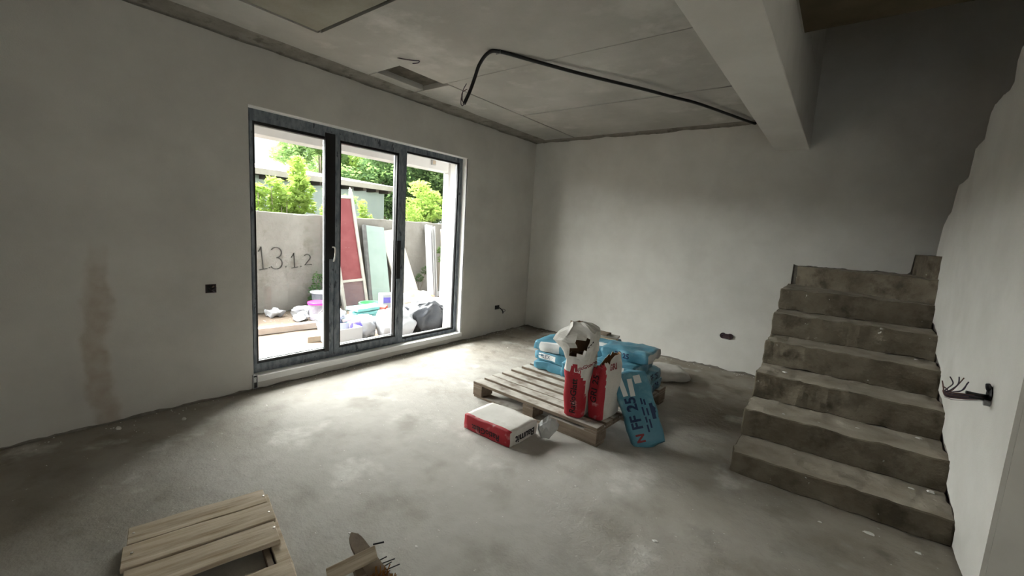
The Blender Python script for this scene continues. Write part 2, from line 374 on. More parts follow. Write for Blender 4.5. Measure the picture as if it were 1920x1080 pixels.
# far walls of the room, behind the camera
wre = empty('wall_rear'); tag(wre, 'plastered wall behind the camera with an added fill light opening', kind='structure')
for lo, hi in (((-.32, -8.2, 0), (4.0, -8.0, 3.05)), ((6.6, -8.2, 0), (7.4, -8.0, 3.05)), ((4.0, -8.2, 0), (6.6, -8.0, .6)), ((4.0, -8.2, 2.4), (6.6, -8.0, 3.05))): box('masonry', lo, hi, BRICK, wre)
w2 = empty('fill_window', (5.3, -8.1, .6)); tag(w2, 'added unseen window behind the camera that brightens the foreground', kind='structure')  # no window known here; added so daylight lifts the dark foreground
bm = bmesh.new()
for lo, hi in (((-1.3, -.03, 0), (-1.24, .03, 1.8)), ((1.24, -.03, 0), (1.3, .03, 1.8)), ((-1.24, -.03, 0), (1.24, .03, .06)), ((-1.24, -.03, 1.74), (1.24, .03, 1.8)), ((-.03, -.03, .06), (.03, .03, 1.74))): bx(bm, lo, hi)
bm_obj('frame', bm, FILM, w2)
for a in (-1.24, .03): box('glass_pane', (a, -.004, .06), (a + 1.21, .004, 1.74), GLASS, w2)
tag(box('wall_side', (7.2, -8.0, 0), (7.4, .25, 3.05), BRICK), 'plastered wall far to the right', kind='structure')

# ceiling: precast panels with open joints
ce = empty('ceiling'); tag(ce, 'bare precast concrete ceiling with open joints', kind='structure')
def panel(x0, x1, y0, y1, z=ZC, mat=CEIL, g=.007): box('panel', (x0 + g, y0 + g, z), (x1 - g, y1 - g, z + .12), mat, ce, .003)
box('panel', (-.01, -8.0, ZC), (.594, -3.6645, ZC + .12), CEIL, ce)
box('panel', (-.01, -3.665, ZC), (.62, -2.965, ZC + .12), CEIL, ce)
panel(-.01, .30, -2.96, -2.42, ZC)
panel(-.01, .645, -2.415, .02, ZC)
panel(.605, 3.2, -8.0, -3.665, ZC + .004, CEIL_D, .008)
box('panel', (.62, -3.652, ZC), (3.2, -2.462, ZC + .12), CEIL, ce)
panel(.645, 3.2, -2.454, -1.247, ZC + .002)
panel(.655, 3.2, -1.243, .02, ZC)
box('joint_backing', (-.02, -8.0, ZC + .05), (3.2, .02, 3.05), CEIL_J, ce)
box('panel', (3.38, -8.0, 2.867), (4.55, -1.87, 3.05), CEIL, ce)
box('panel', (4.55, -8.0, 2.867), (7.3, -2.86, 3.05), CEIL, ce)
box('brown_lining', (3.40, -8.0, 2.858), (4.5, -1.87, 2.868), BROWN, ce)
# beam
tag(box('trim_1', (3.085, -8.0, 2.455), (3.385, .002, 3.05), PLASTER, None, .004), 'white plastered beam under the ceiling beside the stairwell', kind='structure')
# stairwell shaft
sw = empty('wall_stairwell'); tag(sw, 'upper stairwell walls around the stairs', kind='structure')
box('shaft_side', (3.2, -2.9, 3.05), (3.385, .02, 5.3), PLASTER, sw)
box('shaft_side', (5.42, -2.86, 0), (5.6, .02, 5.3), PLASTER, sw)
box('shaft_front', (3.2, -3.1, 3.05), (5.6, -2.86, 5.3), PLASTER, sw)
box('shaft_roof', (3.1, -3.1, 5.25), (5.6, .25, 5.45), CEIL, sw)

# wall beside the stairs
wr = empty('wall_right'); tag(wr, 'white plastered wall under the upper flight with stepped ragged top edge', kind='structure')
zig = [(-2.30, 2.93), (-2.02, 2.62), (-1.82, 2.59), (-1.78, 2.54), (-1.80, 2.42), (-1.74, 2.395), (-1.62, 2.40), (-1.44, 2.39), (-1.385, 2.36), (-1.36, 2.28), (-1.345, 2.206), (-1.24, 2.20), (-1.13, 2.19), (-1.11, 2.10), (-1.09, 2.01), (-.98, 1.995), (-.787, 1.99), (-.74, 1.90), (-.70, 1.80), (-.60, 1.775), (-.47, 1.70), (-.42, 1.58), (-.395, 1.46), (-.33, 1.32), (-.25, 1.20), (-.216, 1.085)]
zig2 = []
for a, b in zip(zig, zig[1:]):
    for k in range(4):
        t = k / 4; y = a[0] + (b[0] - a[0]) * t; z = a[1] + (b[1] - a[1]) * t
        zig2.append((y + .010 * noise.noise(Vector((y * 30, z * 30, 1))), z + .010 * noise.noise(Vector((y * 30, z * 30, 7)))))
zig2.append(zig[-1])
YE = -2.86
XW = 4.40
sy = [-2.40 + .325 * k for k in range(6)]; sz = [.14 + .188 * k for k in range(9)]
low = [(-.216, .9)]
# torn plaster edge following the flight
prof = [(-.216, 1.08)]
for k in range(5, -1, -1):
    prof += [(sy[k] + .06, sz[k] + .012), (sy[k] - .018, sz[k] - .03), (sy[k] - .012, sz[k] - .12)]
prof += [(-2.43, .02), (YE, .016)]
pf2 = []
for a, b in zip(prof, prof[1:]):
    for k in range(5):
        t = k / 5; y = a[0] + (b[0] - a[0]) * t; z = a[1] + (b[1] - a[1]) * t
        pf2.append((y + .014 * noise.noise(Vector((y * 11, z * 11, 3))), z + .014 * noise.noise(Vector((y * 11, z * 11, 5)))))
pf2.append(prof[-1])
sheet('plaster', [[(YE, 2.93)] + zig2 + pf2], XW, XW + .016, PLASTER, wr)
prism('masonry', [(YE + .004, 2.92), (-2.30, 2.92)] + [(y, z - .02) for y, z in zig[1:]] + [(-.216, 0), (YE + .004, 0)], XW + .0155, XW + .12, 0, CORE, wr)
tag(box('wall_front', (XW + .0165, YE - .002, 0), (7.3, YE + .12, 2.87), PLASTER), 'plastered end wall at the right edge facing the camera', kind='structure')
bpy.data.objects['wall_front'].data.transform(Matrix.Identity(4))

# ---------------------------------------------------------------- staircase
st = empty('staircase'); tag(st, 'raw grey concrete staircase with winder treads against the white wall', 'staircase', kind='structure')
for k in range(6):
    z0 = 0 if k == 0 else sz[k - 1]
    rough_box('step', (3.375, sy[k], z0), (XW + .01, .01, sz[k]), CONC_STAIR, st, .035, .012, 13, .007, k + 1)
def wedge(name, pts, z0, z1, seed):
    bm = bmesh.new()
    A = [bm.verts.new((*p, z0)) for p in pts]; B = [bm.verts.new((*p, z1)) for p in pts]
    bm.faces.new(A[::-1]); bm.faces.new(B)
    for i in range(len(pts)): bm.faces.new((A[i], A[(i + 1) % len(pts)], B[(i + 1) % len(pts)], B[i]))
    bmesh.ops.subdivide_edges(bm, edges=list(bm.edges), cuts=15, use_grid_fill=True)
    for v in bm.verts: v.co += noise.noise_vector(v.co * 13 + Vector((seed, 0, 0))) * .008
    return bm_obj(name, bm, CONC_STAIR, st)
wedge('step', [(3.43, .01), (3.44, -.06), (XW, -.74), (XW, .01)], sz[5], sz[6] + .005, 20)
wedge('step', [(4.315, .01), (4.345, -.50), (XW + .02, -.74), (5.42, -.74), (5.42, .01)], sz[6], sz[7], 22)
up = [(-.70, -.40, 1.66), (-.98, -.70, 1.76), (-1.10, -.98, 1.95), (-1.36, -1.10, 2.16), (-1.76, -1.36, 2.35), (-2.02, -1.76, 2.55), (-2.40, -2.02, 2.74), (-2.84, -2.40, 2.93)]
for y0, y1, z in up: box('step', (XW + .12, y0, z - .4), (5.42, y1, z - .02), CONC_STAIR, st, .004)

# ---------------------------------------------------------------- window
wi = empty('window_1'); tag(wi, 'three part dark framed terrace window with film still on the frames', kind='structure')
def ring(name, y0, y1, z0, z1, wl, wr_, wb, wt, x0, x1, mat, parent, bev=.002):
    bm = bmesh.new()
    bx(bm, (x0, y0, z0), (x1, y0 + wl, z1)); bx(bm, (x0, y1 - wr_, z0), (x1, y1, z1))
    bx(bm, (x0, y0 + wl, z0), (x1, y1 - wr_, z0 + wb)); bx(bm, (x0, y0 + wl, z1 - wt), (x1, y1 - wr_, z1))
    return bm_obj(name, bm, mat, parent)
FX = -.09
ring('outer_frame', -3.90, -1.437, .112, 2.305, .034, .04, .045, .055, -.17, FX, FILM, wi)
def panel_w(name, y0, y1, z0, z1, wl, wr_, wb, wt, proud):
    s = ring(name, y0, y1, z0, z1, wl, wr_, wb, wt, -.16, FX + proud, FILM, wi)
    gy0, gy1, gz0, gz1 = y0 + wl, y1 - wr_, z0 + wb, z1 - wt
    ring('glazing_bead', gy0 - .001, gy1 + .001, gz0 - .001, gz1 + .001, .020, .020, .022, .024, -.15, FX + proud - .012, BLACKF, s)
    ring('spacer_bar', gy0 + .018, gy1 - .018, gz0 + .02, gz1 - .02, .006, .006, .006, .006, -.142, -.122, SPACER, s)
    box('glass_pane', (-.122, gy0 + .01, gz0 + .01), (-.118, gy1 - .01, gz1 - .01), GLASS, s)
    return s
s1 = panel_w('sash', -3.868, -3.148, .155, 2.252, .022, .052, .045, .040, .012)
s2 = panel_w('sash', -3.140, -2.355, .150, 2.252, .052, .050, .055, .045, .012)
ring('fixed_light_frame', -2.345, -1.47, .145, 2.262, .02, .014, .012, .008, -.16, FX + .002, FILM, wi)
fx = bpy.data.objects['fixed_light_frame']
ring('glazing_bead', -2.326, -1.483, .156, 2.255, .020, .020, .022, .024, -.15, FX - .012, BLACKF, fx)
ring('spacer_bar', -2.31, -1.50, .176, 2.235, .006, .006, .006, .006, -.142, -.122, SPACER, fx)
box('glass_pane', (-.122, -2.312, .17), (-.118, -1.498, 2.24), GLASS, fx)
box('mullion', (-.16, -2.356, .15), (FX + .004, -2.30, 2.255), FILM, wi)
# bare stile where the film is torn off
box('bare_stile', (FX + .010, -3.238, 1.09), (FX + .0165, -3.138, 2.245), BLACKF, s1)
box('bare_stile', (FX + .010, -3.238, .19), (FX + .0165, -3.196, 1.10), BLACKF, s1)
box('bare_patch', (FX + .008, -2.415, .86), (FX + .0150, -2.362, 1.28), BLACKF, s2)
# handle
hd = lathe('handle', [(.0, 0), (.016, 0), (.016, .012), (.0, .012)], BLACKF, s1, 14)
hd.matrix_local = Matrix.Translation((FX + .0165, -3.170, 1.205)) @ Matrix.Rotation(R(90), 4, 'Y')
tube('handle_grip', [(FX + .02, -3.170, 1.205), (FX + .055, -3.170, 1.205), (FX + .062, -3.164, 1.195), (FX + .06, -3.160, 1.15), (FX + .055, -3.166, 1.09), (FX + .05, -3.174, 1.07)], .0075, CHROME, s1, 8)
# sill
tag(box('trim_2', (-.10, WY0 - .005, .066), (.012, WY1 + .012, .118), WHITE_R, None, .003), 'white plastered sill strip under the terrace window', kind='structure')
sp = empty('sill_profile', (0, WY0 - .012, .02)); tag(sp, 'short grey hollow profile end sticking out at the window sill corner', 'profile')
bm = bmesh.new()
for lo, hi in (((0, 0, 0), (.024, .004, .115)), ((0, .03, 0), (.024, .034, .115)), ((0, .004, 0), (.024, .03, .004)), ((0, .004, .111), (.024, .03, .115))): bx(bm, lo, hi)
bm_obj('shell', bm, PVCG, sp)
box('core', (0, .004, .004), (.012, .03, .111), BLACKF, sp)

# ---------------------------------------------------------------- small fittings on the walls
def wire(name, pts, r, m, parent): return tube(name, pts, r, m, parent, 6)
jb = empty('junction_box', (0, -4.193, .888)); tag(jb, 'small open junction box with cut wires, left of the window', 'junction box')
ring('rim', -.035, .035, -.033, .033, .006, .006, .006, .006, -.01, .006, BOXM, jb); box('back_plate', (-.012, -.03, -.03), (.0005, .03, .03), BLACKF, jb)
wire('wire', [(0, -.01, 0), (.03, -.008, -.01), (.04, .008, -.02), (.02, .015, -.03)], .004, WIRE, jb); wire('wire', [(0, .01, .01), (.025, .012, .02), (.035, 0, .015)], .004, WIRE_R, jb)
wire('wire', [(0, 0, -.01), (.028, .02, 0), (.03, .026, .01)], .004, WIRE, jb)
jb = empty('junction_box', (0, -.72, .375)); tag(jb, 'black wall box with a drooping twisted wire near the room corner', 'junction box')
ring('rim', -.045, .045, -.028, .028, .007, .007, .007, .007, -.01, .008, BLACKF, jb); box('back_plate', (-.012, -.04, -.024), (.0005, .04, .024), BLACKF, jb); box('divider', (-.01, -.004, -.022), (.007, .004, .022), BLACKF, jb)
wire('wire', [(0, .01, 0), (.03, .03, -.01), (.05, .06, -.04), (.05, .085, -.075), (.04, .09, -.09)], .008, BLACKP, jb)
wire('wire', [(.04, .05, -.03), (.06, .09, -.03), (.06, .12, -.05), (.05, .12, -.065), (.045, .10, -.06)], .004, WIRE, jb)
jb = empty('junction_box', (2.846, 0, .405)); tag(jb, 'dark double socket box set low in the back wall beside the stairs', 'junction box')
for sx in (-.036, .036):
    c = lathe('cup', [(.0, 0), (.034, 0), (.034, .012), (.028, .012), (.028, .002), (.0, .002)], BOXM, jb, 18); c.matrix_local = Matrix.Translation((sx, -.0015, 0)) @ Matrix.Rotation(R(90), 4, 'X')
box('bridge', (-.03, -.012, -.03), (.03, .004, .026), BOXM, jb)
wire('wire', [(-.04, 0, .0), (-.045, -.02, .008), (-.03, -.025, .02)], .004, WIRE, jb); wire('wire', [(.03, 0, .0), (.04, -.02, -.012), (.02, -.026, -.016)], .004, WIRE_R, jb)
wb = empty('wire_bundle', (XW, -2.518, .832)); tag(wb, 'bundle of cut violet wires poking out of the white wall by the stairs', 'wires')
lathe('wall_hole', [(.0, 0), (.034, 0), (.038, .004), (.026, .010), (.0, .006)], BLACKF, wb, 12).matrix_local = Matrix.Translation((-.001, 0, .012)) @ Matrix.Rotation(R(-90), 4, 'Y')
tube('cut_sleeve', [(0, 0, .03), (-.012, -.008, .045), (-.018, -.010, .062)], .013, BLACKP, wb, 7, radii=(.016, .008))
lathe('grey_plug', [(.0, 0), (.014, 0), (.014, .02), (.0, .02)], PVCG, wb, 10).matrix_local = Matrix.Translation((-.002, -.02, -.025)) @ Matrix.Rotation(R(-90), 4, 'Y')
wire('sheath', [(0, 0, 0), (-.02, -.012, .004), (-.05, -.024, .006), (-.085, -.034, .010)], .0085, BLACKP, wb)
wire('sheath', [(0, 0, -.012), (-.02, -.012, -.012), (-.05, -.024, -.010), (-.075, -.030, -.008)], .007, BLACKP, wb)
tips = [((-.163, .010), (-.172, .047)), ((-.148, .02), (-.136, .044), (-.150, .073)), ((-.14, .012), (-.120, .045), (-.121, .080)), ((-.135, .008), (-.115, .05), (-.104, .078)), ((-.13, .004), (-.10, .022), (-.092, .055)), ((-.128, .006), (-.105, .018), (-.088, .065)), ((-.15, .010), (-.168, .022))]
for i, tp in enumerate(tips):
    zz = -.016 + .004 * i
    wire('wire', [(-.01, -.006, zz * .6), (-.06, -.026 - .001 * i, zz - .004), (-.12, -.044, zz - .010), (-.150 + .002 * i, -.05 - .002 * i, zz - .008), (-.162 + .003 * i, -.052, -.004)] + [(q[0], -.052 - .003 * (i % 3), q[1]) for q in tp], .0026, WIRE if i % 3 else WIRE_R, wb)
wire('wire', [(-.02, -.01, -.02), (-.08, -.03, -.030), (-.125, -.04, -.036), (-.155, -.05, -.028)], .0016, PVCG, wb)

# ceiling conduit
cc = empty('conduit_cable', (1.54, -2.83, ZC)); tag(cc, 'thick black conduit cable running along the ceiling with a hanging frayed end', 'cable')
def rel(p): return (p[0] - 1.54, p[1] + 2.83, p[2] - ZC)
tube('conduit', [rel(p) for p in ((2.86, -.01, 2.765), (2.83, -.10, 2.755), (2.55, -.95, 2.748), (2.40, -1.33, 2.735), (2.24, -1.66, 2.735), (1.95, -2.15, 2.745), (1.70, -2.57, 2.765), (1.57, -2.79, 2.775), (1.50, -2.84, 2.76), (1.41, -2.83, 2.70), (1.36, -2.82, 2.62), (1.335, -2.84, 2.52), (1.335, -2.90, 2.405))], .0135, BLACKP, cc, 10)
for i, pp in enumerate(([(1.335, -2.90, 2.41), (1.32, -2.905, 2.43), (1.315, -2.90, 2.50), (1.325, -2.875, 2.56)], [(1.335, -2.90, 2.41), (1.305, -2.90, 2.44), (1.31, -2.90, 2.49), (1.33, -2.87, 2.52)], [(1.335, -2.90, 2.42), (1.34, -2.92, 2.385), (1.32, -2.92, 2.40), (1.31, -2.91, 2.45)])):
    wire('wire', [rel(p) for p in pp], .003, WIRE_R if i == 1 else WIRE, cc)
tube('fixing_clip', [rel(p) for p in ((1.55, -2.80, 2.785), (1.55, -2.80, 2.755), (1.585, -2.80, 2.755), (1.585, -2.80, 2.785))], .003, PVCG, cc, 6, False)
hk = tube('wire_hook', [(.74, -3.08, 2.787), (.80, -3.06, 2.772), (.86, -3.02, 2.765), (.89, -2.98, 2.768), (.86, -2.97, 2.762), (.82, -2.99, 2.758)], .004, WIRE, None, 6); tag(hk, 'bent thin wire hook sticking out of the ceiling', 'hook')

# ---------------------------------------------------------------- pallet
def mesh_plank(L, W, H, seed, amp=.003):
    bm = bmesh.new(); bx(bm, (0, 0, 0), (L, W, H)); bmesh.ops.bevel(bm, geom=list(bm.edges), offset=.0025, segments=1, affect='EDGES')
    for k in range(1, 8): bmesh.ops.bisect_plane(bm, geom=list(bm.verts) + list(bm.edges) + list(bm.faces), plane_co=(L * k / 8, 0, 0), plane_no=(1, 0, 0))
    for v in bm.verts:
        n = noise.noise_vector(Vector((v.co.x * 5, v.co.y * 9, seed * 7.3)))
        v.co.y += n.y * amp; v.co.z += n.z * amp * .5 if v.co.z > H * .5 else 0
    return bm
PR = math.atan2(.069, -1.216)  # local +x runs along the near edge to the left
pal = empty('pallet', (2.595, -2.748, 0), PR); tag(pal, 'large grey wooden pallet under the bags in the middle of the room', 'pallet')
PL, PD = 1.225, 1.24
def pslat(y0, y1, s): 
    o = bm_obj('slat', mesh_plank(PL + .004 * math.sin(s * 3), y1 - y0, .025, s), WOOD, pal); o.location = (.0, -y1, .1175)
# local y is negative away from the camera (because x is flipped)
for i, (a, b) in enumerate(((0, .100), (.134, .230), (.238, .330), (.366, .462), (.508, .606), (.656, .756), (.80, .90), (.945, 1.045), (1.09, 1.24))): pslat(a, b, i + 1)
for i, x in enumerate((.0, .56, 1.12)): box('stringer', (x, -PD, .0965), (x + .105, 0, .117), WOOD, pal, .002)
for i, x in enumerate((.0, .56, 1.12)):
    for j, y in enumerate((0, .55, 1.10)):
        wd = .40 if (i == 0 and j == 0) else .105
        box('block', (x, -y - .14, .0215), (x + wd, -y, .096), WOOD, pal, .003)
for j, y in enumerate((0, .55, 1.10)): box('bottom_board', (0, -y - .12, .0), (PL, -y - .012, .021), WOOD, pal, .002)

# ---------------------------------------------------------------- sacks
FR = {'+x': ((1, 0, 0), (0, 1, 0), (0, 0, 1)), '-x': ((-1, 0, 0), (0, -1, 0), (0, 0, 1)), '-y': ((0, -1, 0), (1, 0, 0), (0, 0, 1)), '+z': ((0, 0, 1), (1, 0, 0), (0, 1, 0)), '+y': ((0, 1, 0), (-1, 0, 0), (0, 0, 1))}
def text_part(parent, txt, face, size, pos, rot, mat, name='lettering', bold=.0, zoff=.0025, sx=1.0, strokes=None):
    """flat print wrapped on the parent's surface"""
    cu = bpy.data.curves.new('t', 'FONT'); cu.body = txt; cu.size = size; cu.align_x = 'CENTER'; cu.align_y = 'CENTER'; cu.offset = bold; cu.resolution_u = 3
    to = bpy.data.objects.new('t', cu); COL.objects.link(to)
    me = bpy.data.meshes.new_from_object(to); bpy.data.objects.remove(to)
    bm = bmesh.new(); bm.from_mesh(me); bpy.data.meshes.remove(me)
    map_print(bm, parent, face, pos, rot, mat, name, zoff, sx)
def rect_part(parent, w, h, face, pos, rot, mat, name='print_patch', zoff=.002, rnd=0):
    bm = bmesh.new(); v = [bm.verts.new((x, y, 0)) for x, y in ((-w / 2, -h / 2), (w / 2, -h / 2), (w / 2, h / 2), (-w / 2, h / 2))]; bm.faces.new(v)
    map_print(bm, parent, face, pos, rot, mat, name, zoff, 1.0)
def map_print(bm, parent, face, pos, rot, mat, name, zoff, sx):
    xs = [v.co.x for v in bm.verts]; ys = [v.co.y for v in bm.verts]
    step = .022
    for ax, a, b in ((0, min(xs), max(xs)), (1, min(ys), max(ys))):
        k = a + step
        while k < b:
            co = Vector((0, 0, 0)); co[ax] = k; no = Vector((0, 0, 0)); no[ax] = 1
            bmesh.ops.bisect_plane(bm, geom=list(bm.verts) + list(bm.edges) + list(bm.faces), plane_co=co, plane_no=no); k += step
    me = parent.data
    bvh = BVHTree.FromPolygons([v.co for v in me.vertices], [p.vertices for p in me.polygons])
    N, U, V = [Vector(k) for k in (FR[face] if isinstance(face, str) else face)]
    c, s = math.cos(R(rot)), math.sin(R(rot))
    for v in bm.verts:
        x, y = v.co.x * sx, v.co.y
        u = pos[0] + c * x - s * y; w_ = pos[1] + s * x + c * y
        o = U * u + V * w_ + N * 1.0
        h = bvh.ray_cast(o, -N)
        v.co = (h[0] if h[0] else U * u + V * w_) + N * zoff
    me2 = bpy.data.meshes.new(name); bm.to_mesh(me2); bm.free()
    return link(name, me2, parent, [mat])
def sack(name, dims, center, rot, mats, matfn=None, seed=0, r=.32, crumple=.008, label='', cat='bag', group=None, texts=(), pinch=.22, cuts=11, freq=7, flat=True, facet=False):
    bm = bmesh.new(); bmesh.ops.create_cube(bm, size=2.0)
    bmesh.ops.subdivide_edges(bm, edges=list(bm.edges), cuts=cuts, use_grid_fill=True)
    org = {}
    L, W, H = dims
    sv = Vector((seed * 5.3 + .7, seed * 2.9, seed * 1.1))
    for v in bm.verts: org[v.index] = v.co.copy()
    bm.verts.index_update(); bm.faces.ensure_lookup_table()
    for f in bm.faces:
        c = f.calc_center_median()
        f.material_index = matfn(c) if matfn else 0
        f.smooth = not facet
    for v in bm.verts:
        p = v.co.copy(); q = p * (1 - r) + p.normalized() * r * 1.3
        q.z *= 1 - pinch * abs(p.x) ** 5 - pinch * .6 * abs(p.y) ** 5
        d = Vector((q.x * L / 2, q.y * W / 2, q.z * H / 2))
        d += noise.noise_vector(d * freq + sv) * crumple * 2 + noise.noise_vector(d * freq * 3.3 + sv) * crumple * .7
        if flat: d.z = max(d.z, -H / 2 + .002)
        v.co = d
    me = bpy.data.meshes.new(name); bm.to_mesh(me); bm.free()
    o = link(name, me, None, mats)
    if isinstance(rot, Matrix): o.matrix_world = Matrix.Translation(center) @ rot
    else: o.location = center; o.rotation_euler = rot
    tag(o, label, cat, group)
    for t in texts:
        if t[0] is None: rect_part(o, *t[1:])
        else: text_part(o, *t)
    return o
def loft(name, rings, mats, matfn, seed, n=72, sq=4.0, top=None, crumple=.006, hole=None, sub=6, rough_z=9, capped=True, parent=None, tri=False, freq=16):
    """open topped standing paper sack; rings (z, cx, cy, hx, hy, noise)"""
    Rr = []
    for a, b in zip(rings, rings[1:]):
        for k in range(sub):
            t = k / sub; Rr.append([a[i] + (b[i] - a[i]) * t for i in range(6)])
    Rr.append(list(rings[-1]))
    bm = bmesh.new(); V = []
    zmax = rings[-1][0]
    for (z, cx, cy, hx, hy, nz) in Rr:
        row = []
        for k in range(n):
            a = 2 * math.pi * (k + .5) / n; ca, sa = math.cos(a), math.sin(a)
            x = math.copysign(abs(ca) ** (2 / sq), ca); y = math.copysign(abs(sa) ** (2 / sq), sa)
            zz = z
            if top: zz = z / zmax * top(x, y) if z > 0 else 0
            p = Vector((cx + x * hx, cy + y * hy, zz))
            p += noise.noise_vector(Vector((x * 2.2, y * 2.2, z * 9)) + Vector((seed, 0, 0))) * nz + noise.noise_vector(p * freq + Vector((0, seed, 0))) * nz * (1.1 if tri else .6)
            if z <= 0: p.z = 0
            row.append(bm.verts.new(p))
        V.append(row)
    for i in range(len(V) - 1):
        for k in range(n):
            q = (V[i][k], V[i][(k + 1) % n], V[i + 1][(k + 1) % n], V[i + 1][k])
            c = sum((v.co for v in q), Vector()) / 4
            if hole and hole(c): continue
            f = bm.faces.new(q); f.material_index = matfn(c, 2 * math.pi * (k + 1) / n); f.smooth = c.z < rough_z
    if capped: bm.faces.new(V[0][::-1])
    if tri: bmesh.ops.triangulate(bm, faces=list(bm.faces), quad_method='ALTERNATE')
    bmesh.ops.recalc_face_normals(bm, faces=bm.faces); bm.normal_update()
    if sum(f.normal.x * f.calc_center_median().x + f.normal.y * f.calc_center_median().y for f in bm.faces) < 0: bmesh.ops.reverse_faces(bm, faces=bm.faces)
    me = bpy.data.meshes.new(name); bm.to_mesh(me); bm.free()
    o = link(name, me, parent, mats)
    sol = o.modifiers.new('s', 'SOLIDIFY'); sol.thickness = .004; sol.offset = -1; sol.material_offset = len(mats)
    return o
# tall red and white sack, torn at the top
B1 = [(0, 0, 0, .066, .10, 0), (.012, 0, 0, .075, .115, .003), (.12, 0, 0, .083, .125, .006), (.26, 0, 0, .090, .125, .007), (.36, 0, 0, .096, .12, .010), (.44, .002, 0, .104, .11, .012)]
B1T = [(.425, .002, 0, .103, .112, .008), (.47, -.002, 0, .112, .108, .016), (.51, -.012, 0, .132, .10, .022), (.555, -.035, 0, .155, .09, .026), (.60, -.022, .002, .145, .075, .026), (.64, -.004, .006, .118, .055, .026), (.665, -.022, .01, .080, .034, .022), (.69, -.055, .01, .045, .016, .012)]
def m1(c, a):
    lim = .345 + .03 * noise.noise(c * 18) + (.05 if -.03 < c.x < .02 else 0) - max(0, c.x - .04) * 1.2
    return 1 if (c.z < lim and c.y < -.055 and c.x < .081) else 0
bag1 = loft('mortar_sack', B1, [PAPER, RED, KRAFT, KRAFT], m1, 3.7)
B1P = loft('crumpled_top', B1T, [PAPER, KRAFT], lambda c, a: 0, 5.1, n=34, sub=2, rough_z=0, capped=False, parent=bag1, tri=True, freq=9, hole=lambda c: c.y < -.03 and ((c.x - .014 - (c.z - .51) * .4) / .050) ** 2 + ((c.z - .515) / .066) ** 2 + .5 * noise.noise(c * 30) < 1)
B1P.modifiers['s'].material_offset = 1
bag1.modifiers['s'].material_offset = 2
bag1.location = (2.355, -2.605, .1425); bag1.rotation_euler = (0, 0, R(8))
tag(bag1, 'tallest red and white mortar sack, torn open with crumpled white top, standing on the pallet', 'bag', 'red and white mortar sacks')
text_part(bag1, 'RatioGlatt', '-y', .062, (.008, .165), 90, INK, bold=.0012)
text_part(bag1, 'Lia', '-y', .045, (.018, .355), 0, WPRINT)
text_part(bag1, 'RatioGlatt', '-y', .034, (.060, .385), 26, INKR, bold=.001)
for k in range(4): rect_part(B1P, .012, .006, '-y', (.070 + .010 * k, .515 + .017 * k), 60, INK, 'print_dash', .004)
# second sack, open
B2 = [(0, 0, 0, .060, .13, 0), (.012, 0, 0, .066, .142, .003), (.12, 0, 0, .070, .148, .004), (.25, 0, 0, .072, .148, .005), (.36, 0, 0, .068, .135, .009), (.42, .002, 0, .056, .13, .014), (.46, .006, 0, .044, .13, .018)]
def top2(x, y): return .425 + .03 * x + .035 * y + .03 * noise.noise(Vector((x * 3, y * 3, 2))) + .02 * noise.noise(Vector((x * 9, y * 9, 4)))
bag2 = loft('mortar_sack', B2, [PAPER, RED, KRAFT, KRAFT], lambda c, a: 1 if (c.y < -.105 and c.x < .066) else 0, 9.2, top=top2)
bag2.modifiers['s'].material_offset = 2
bag2.location = (2.515, -2.492, .1425); bag2.rotation_euler = (R(1), 0, R(-6))
tag(bag2, 'shorter red and white mortar sack with open ragged top, right of the tallest sack', 'bag', 'red and white mortar sacks')
text_part(bag2, 'GRI', '-y', .07, (.0, .185), 90, INK, bold=.001)
text_part(bag2, '25', '-y', .07, (.0, .30), 90, INK, bold=.001)
text_part(bag2, 'GRI', '+x', .062, (-.02, .385), 0, INKR, bold=.002)
rect_part(bag2, .16, .20, '+x', (.02, .22), 0, nmat('printed_small_type', (.55, .52, .48), (.64, .61, .57), 40, stretch=(1, 1, 6)), 'print_block')
# lying sack
lie = sack('mortar_sack', (.435, .315, .115), (1.955, -3.015, .0575), (0, 0, R(-1)), [PAPER, RED], lambda c: 1 if (c.y < -.9 and c.x < .92) else 0, 4, .07, .003, 'red and white mortar sack lying flat on the floor beside the pallet', 'bag', 'red and white mortar sacks', pinch=.07, freq=9,
     texts=[('Baumit', '+x', .078, (.012, -.014), 180, INK, 'lettering', .0026), ('RatioGlatt', '-y', .062, (.0, -.012), 180, INK, 'lettering', .001)])
# crumpled paper scrap by the pallet
sack('paper_scrap', (.12, .035, .16), (2.262, -2.85, .080), (R(-28), R(20), R(34)), [GREYL], None, 13, .0, .014, 'crumpled grey white sack scrap propped against the pallet side', 'scrap', pinch=.6, cuts=3, freq=11, flat=False, facet=True)
# blue plastic sacks
GB = 'blue plastic sacks stacked on the pallet'
def bluefn(lab):
    def f(c):
        if lab == 'endx+' and c.x > .95: return 2
        if lab == 'endx-' and c.x < -.95: return 1
        if lab == 'endy-' and c.y < -.95 and abs(c.x) < .6: return 1
        if lab == 'top' and c.z > .9 and -.5 < c.x < .35 and -.6 < c.y < .2: return 1
        if lab == 'front' and c.y < -.9 and -.75 < c.x < .1: return 1
        return 0
    return f
BM = [BLUE, BLUE_L, GREYL]
ZP = .143
def blue(c, dims, rz, lab, seed, label, texts=()):
    return sack('adhesive_sack', dims, c, (0, 0, R(rz)), BM, bluefn(lab), seed, .09, .0085, label, 'bag', GB, texts, .16, 13, 10)
H = .094
z = [ZP + H * (k + .5) for k in range(5)]
blue((1.755, -1.80, z[0]), (.46, .36, H), 4, '', 21, 'blue sack at the bottom of the left stack, at the pallet edge')
blue((1.765, -1.81, z[1]), (.46, .35, H), -3, '', 22, 'blue sack with a lettered end in the middle of the left stack', [('FLEX', '-y', .05, (-.10, 0), 0, NAVY), (None, .20, .05, '-y', (-.08, 0), 0, BLUE_L, 'label_band', .001)])
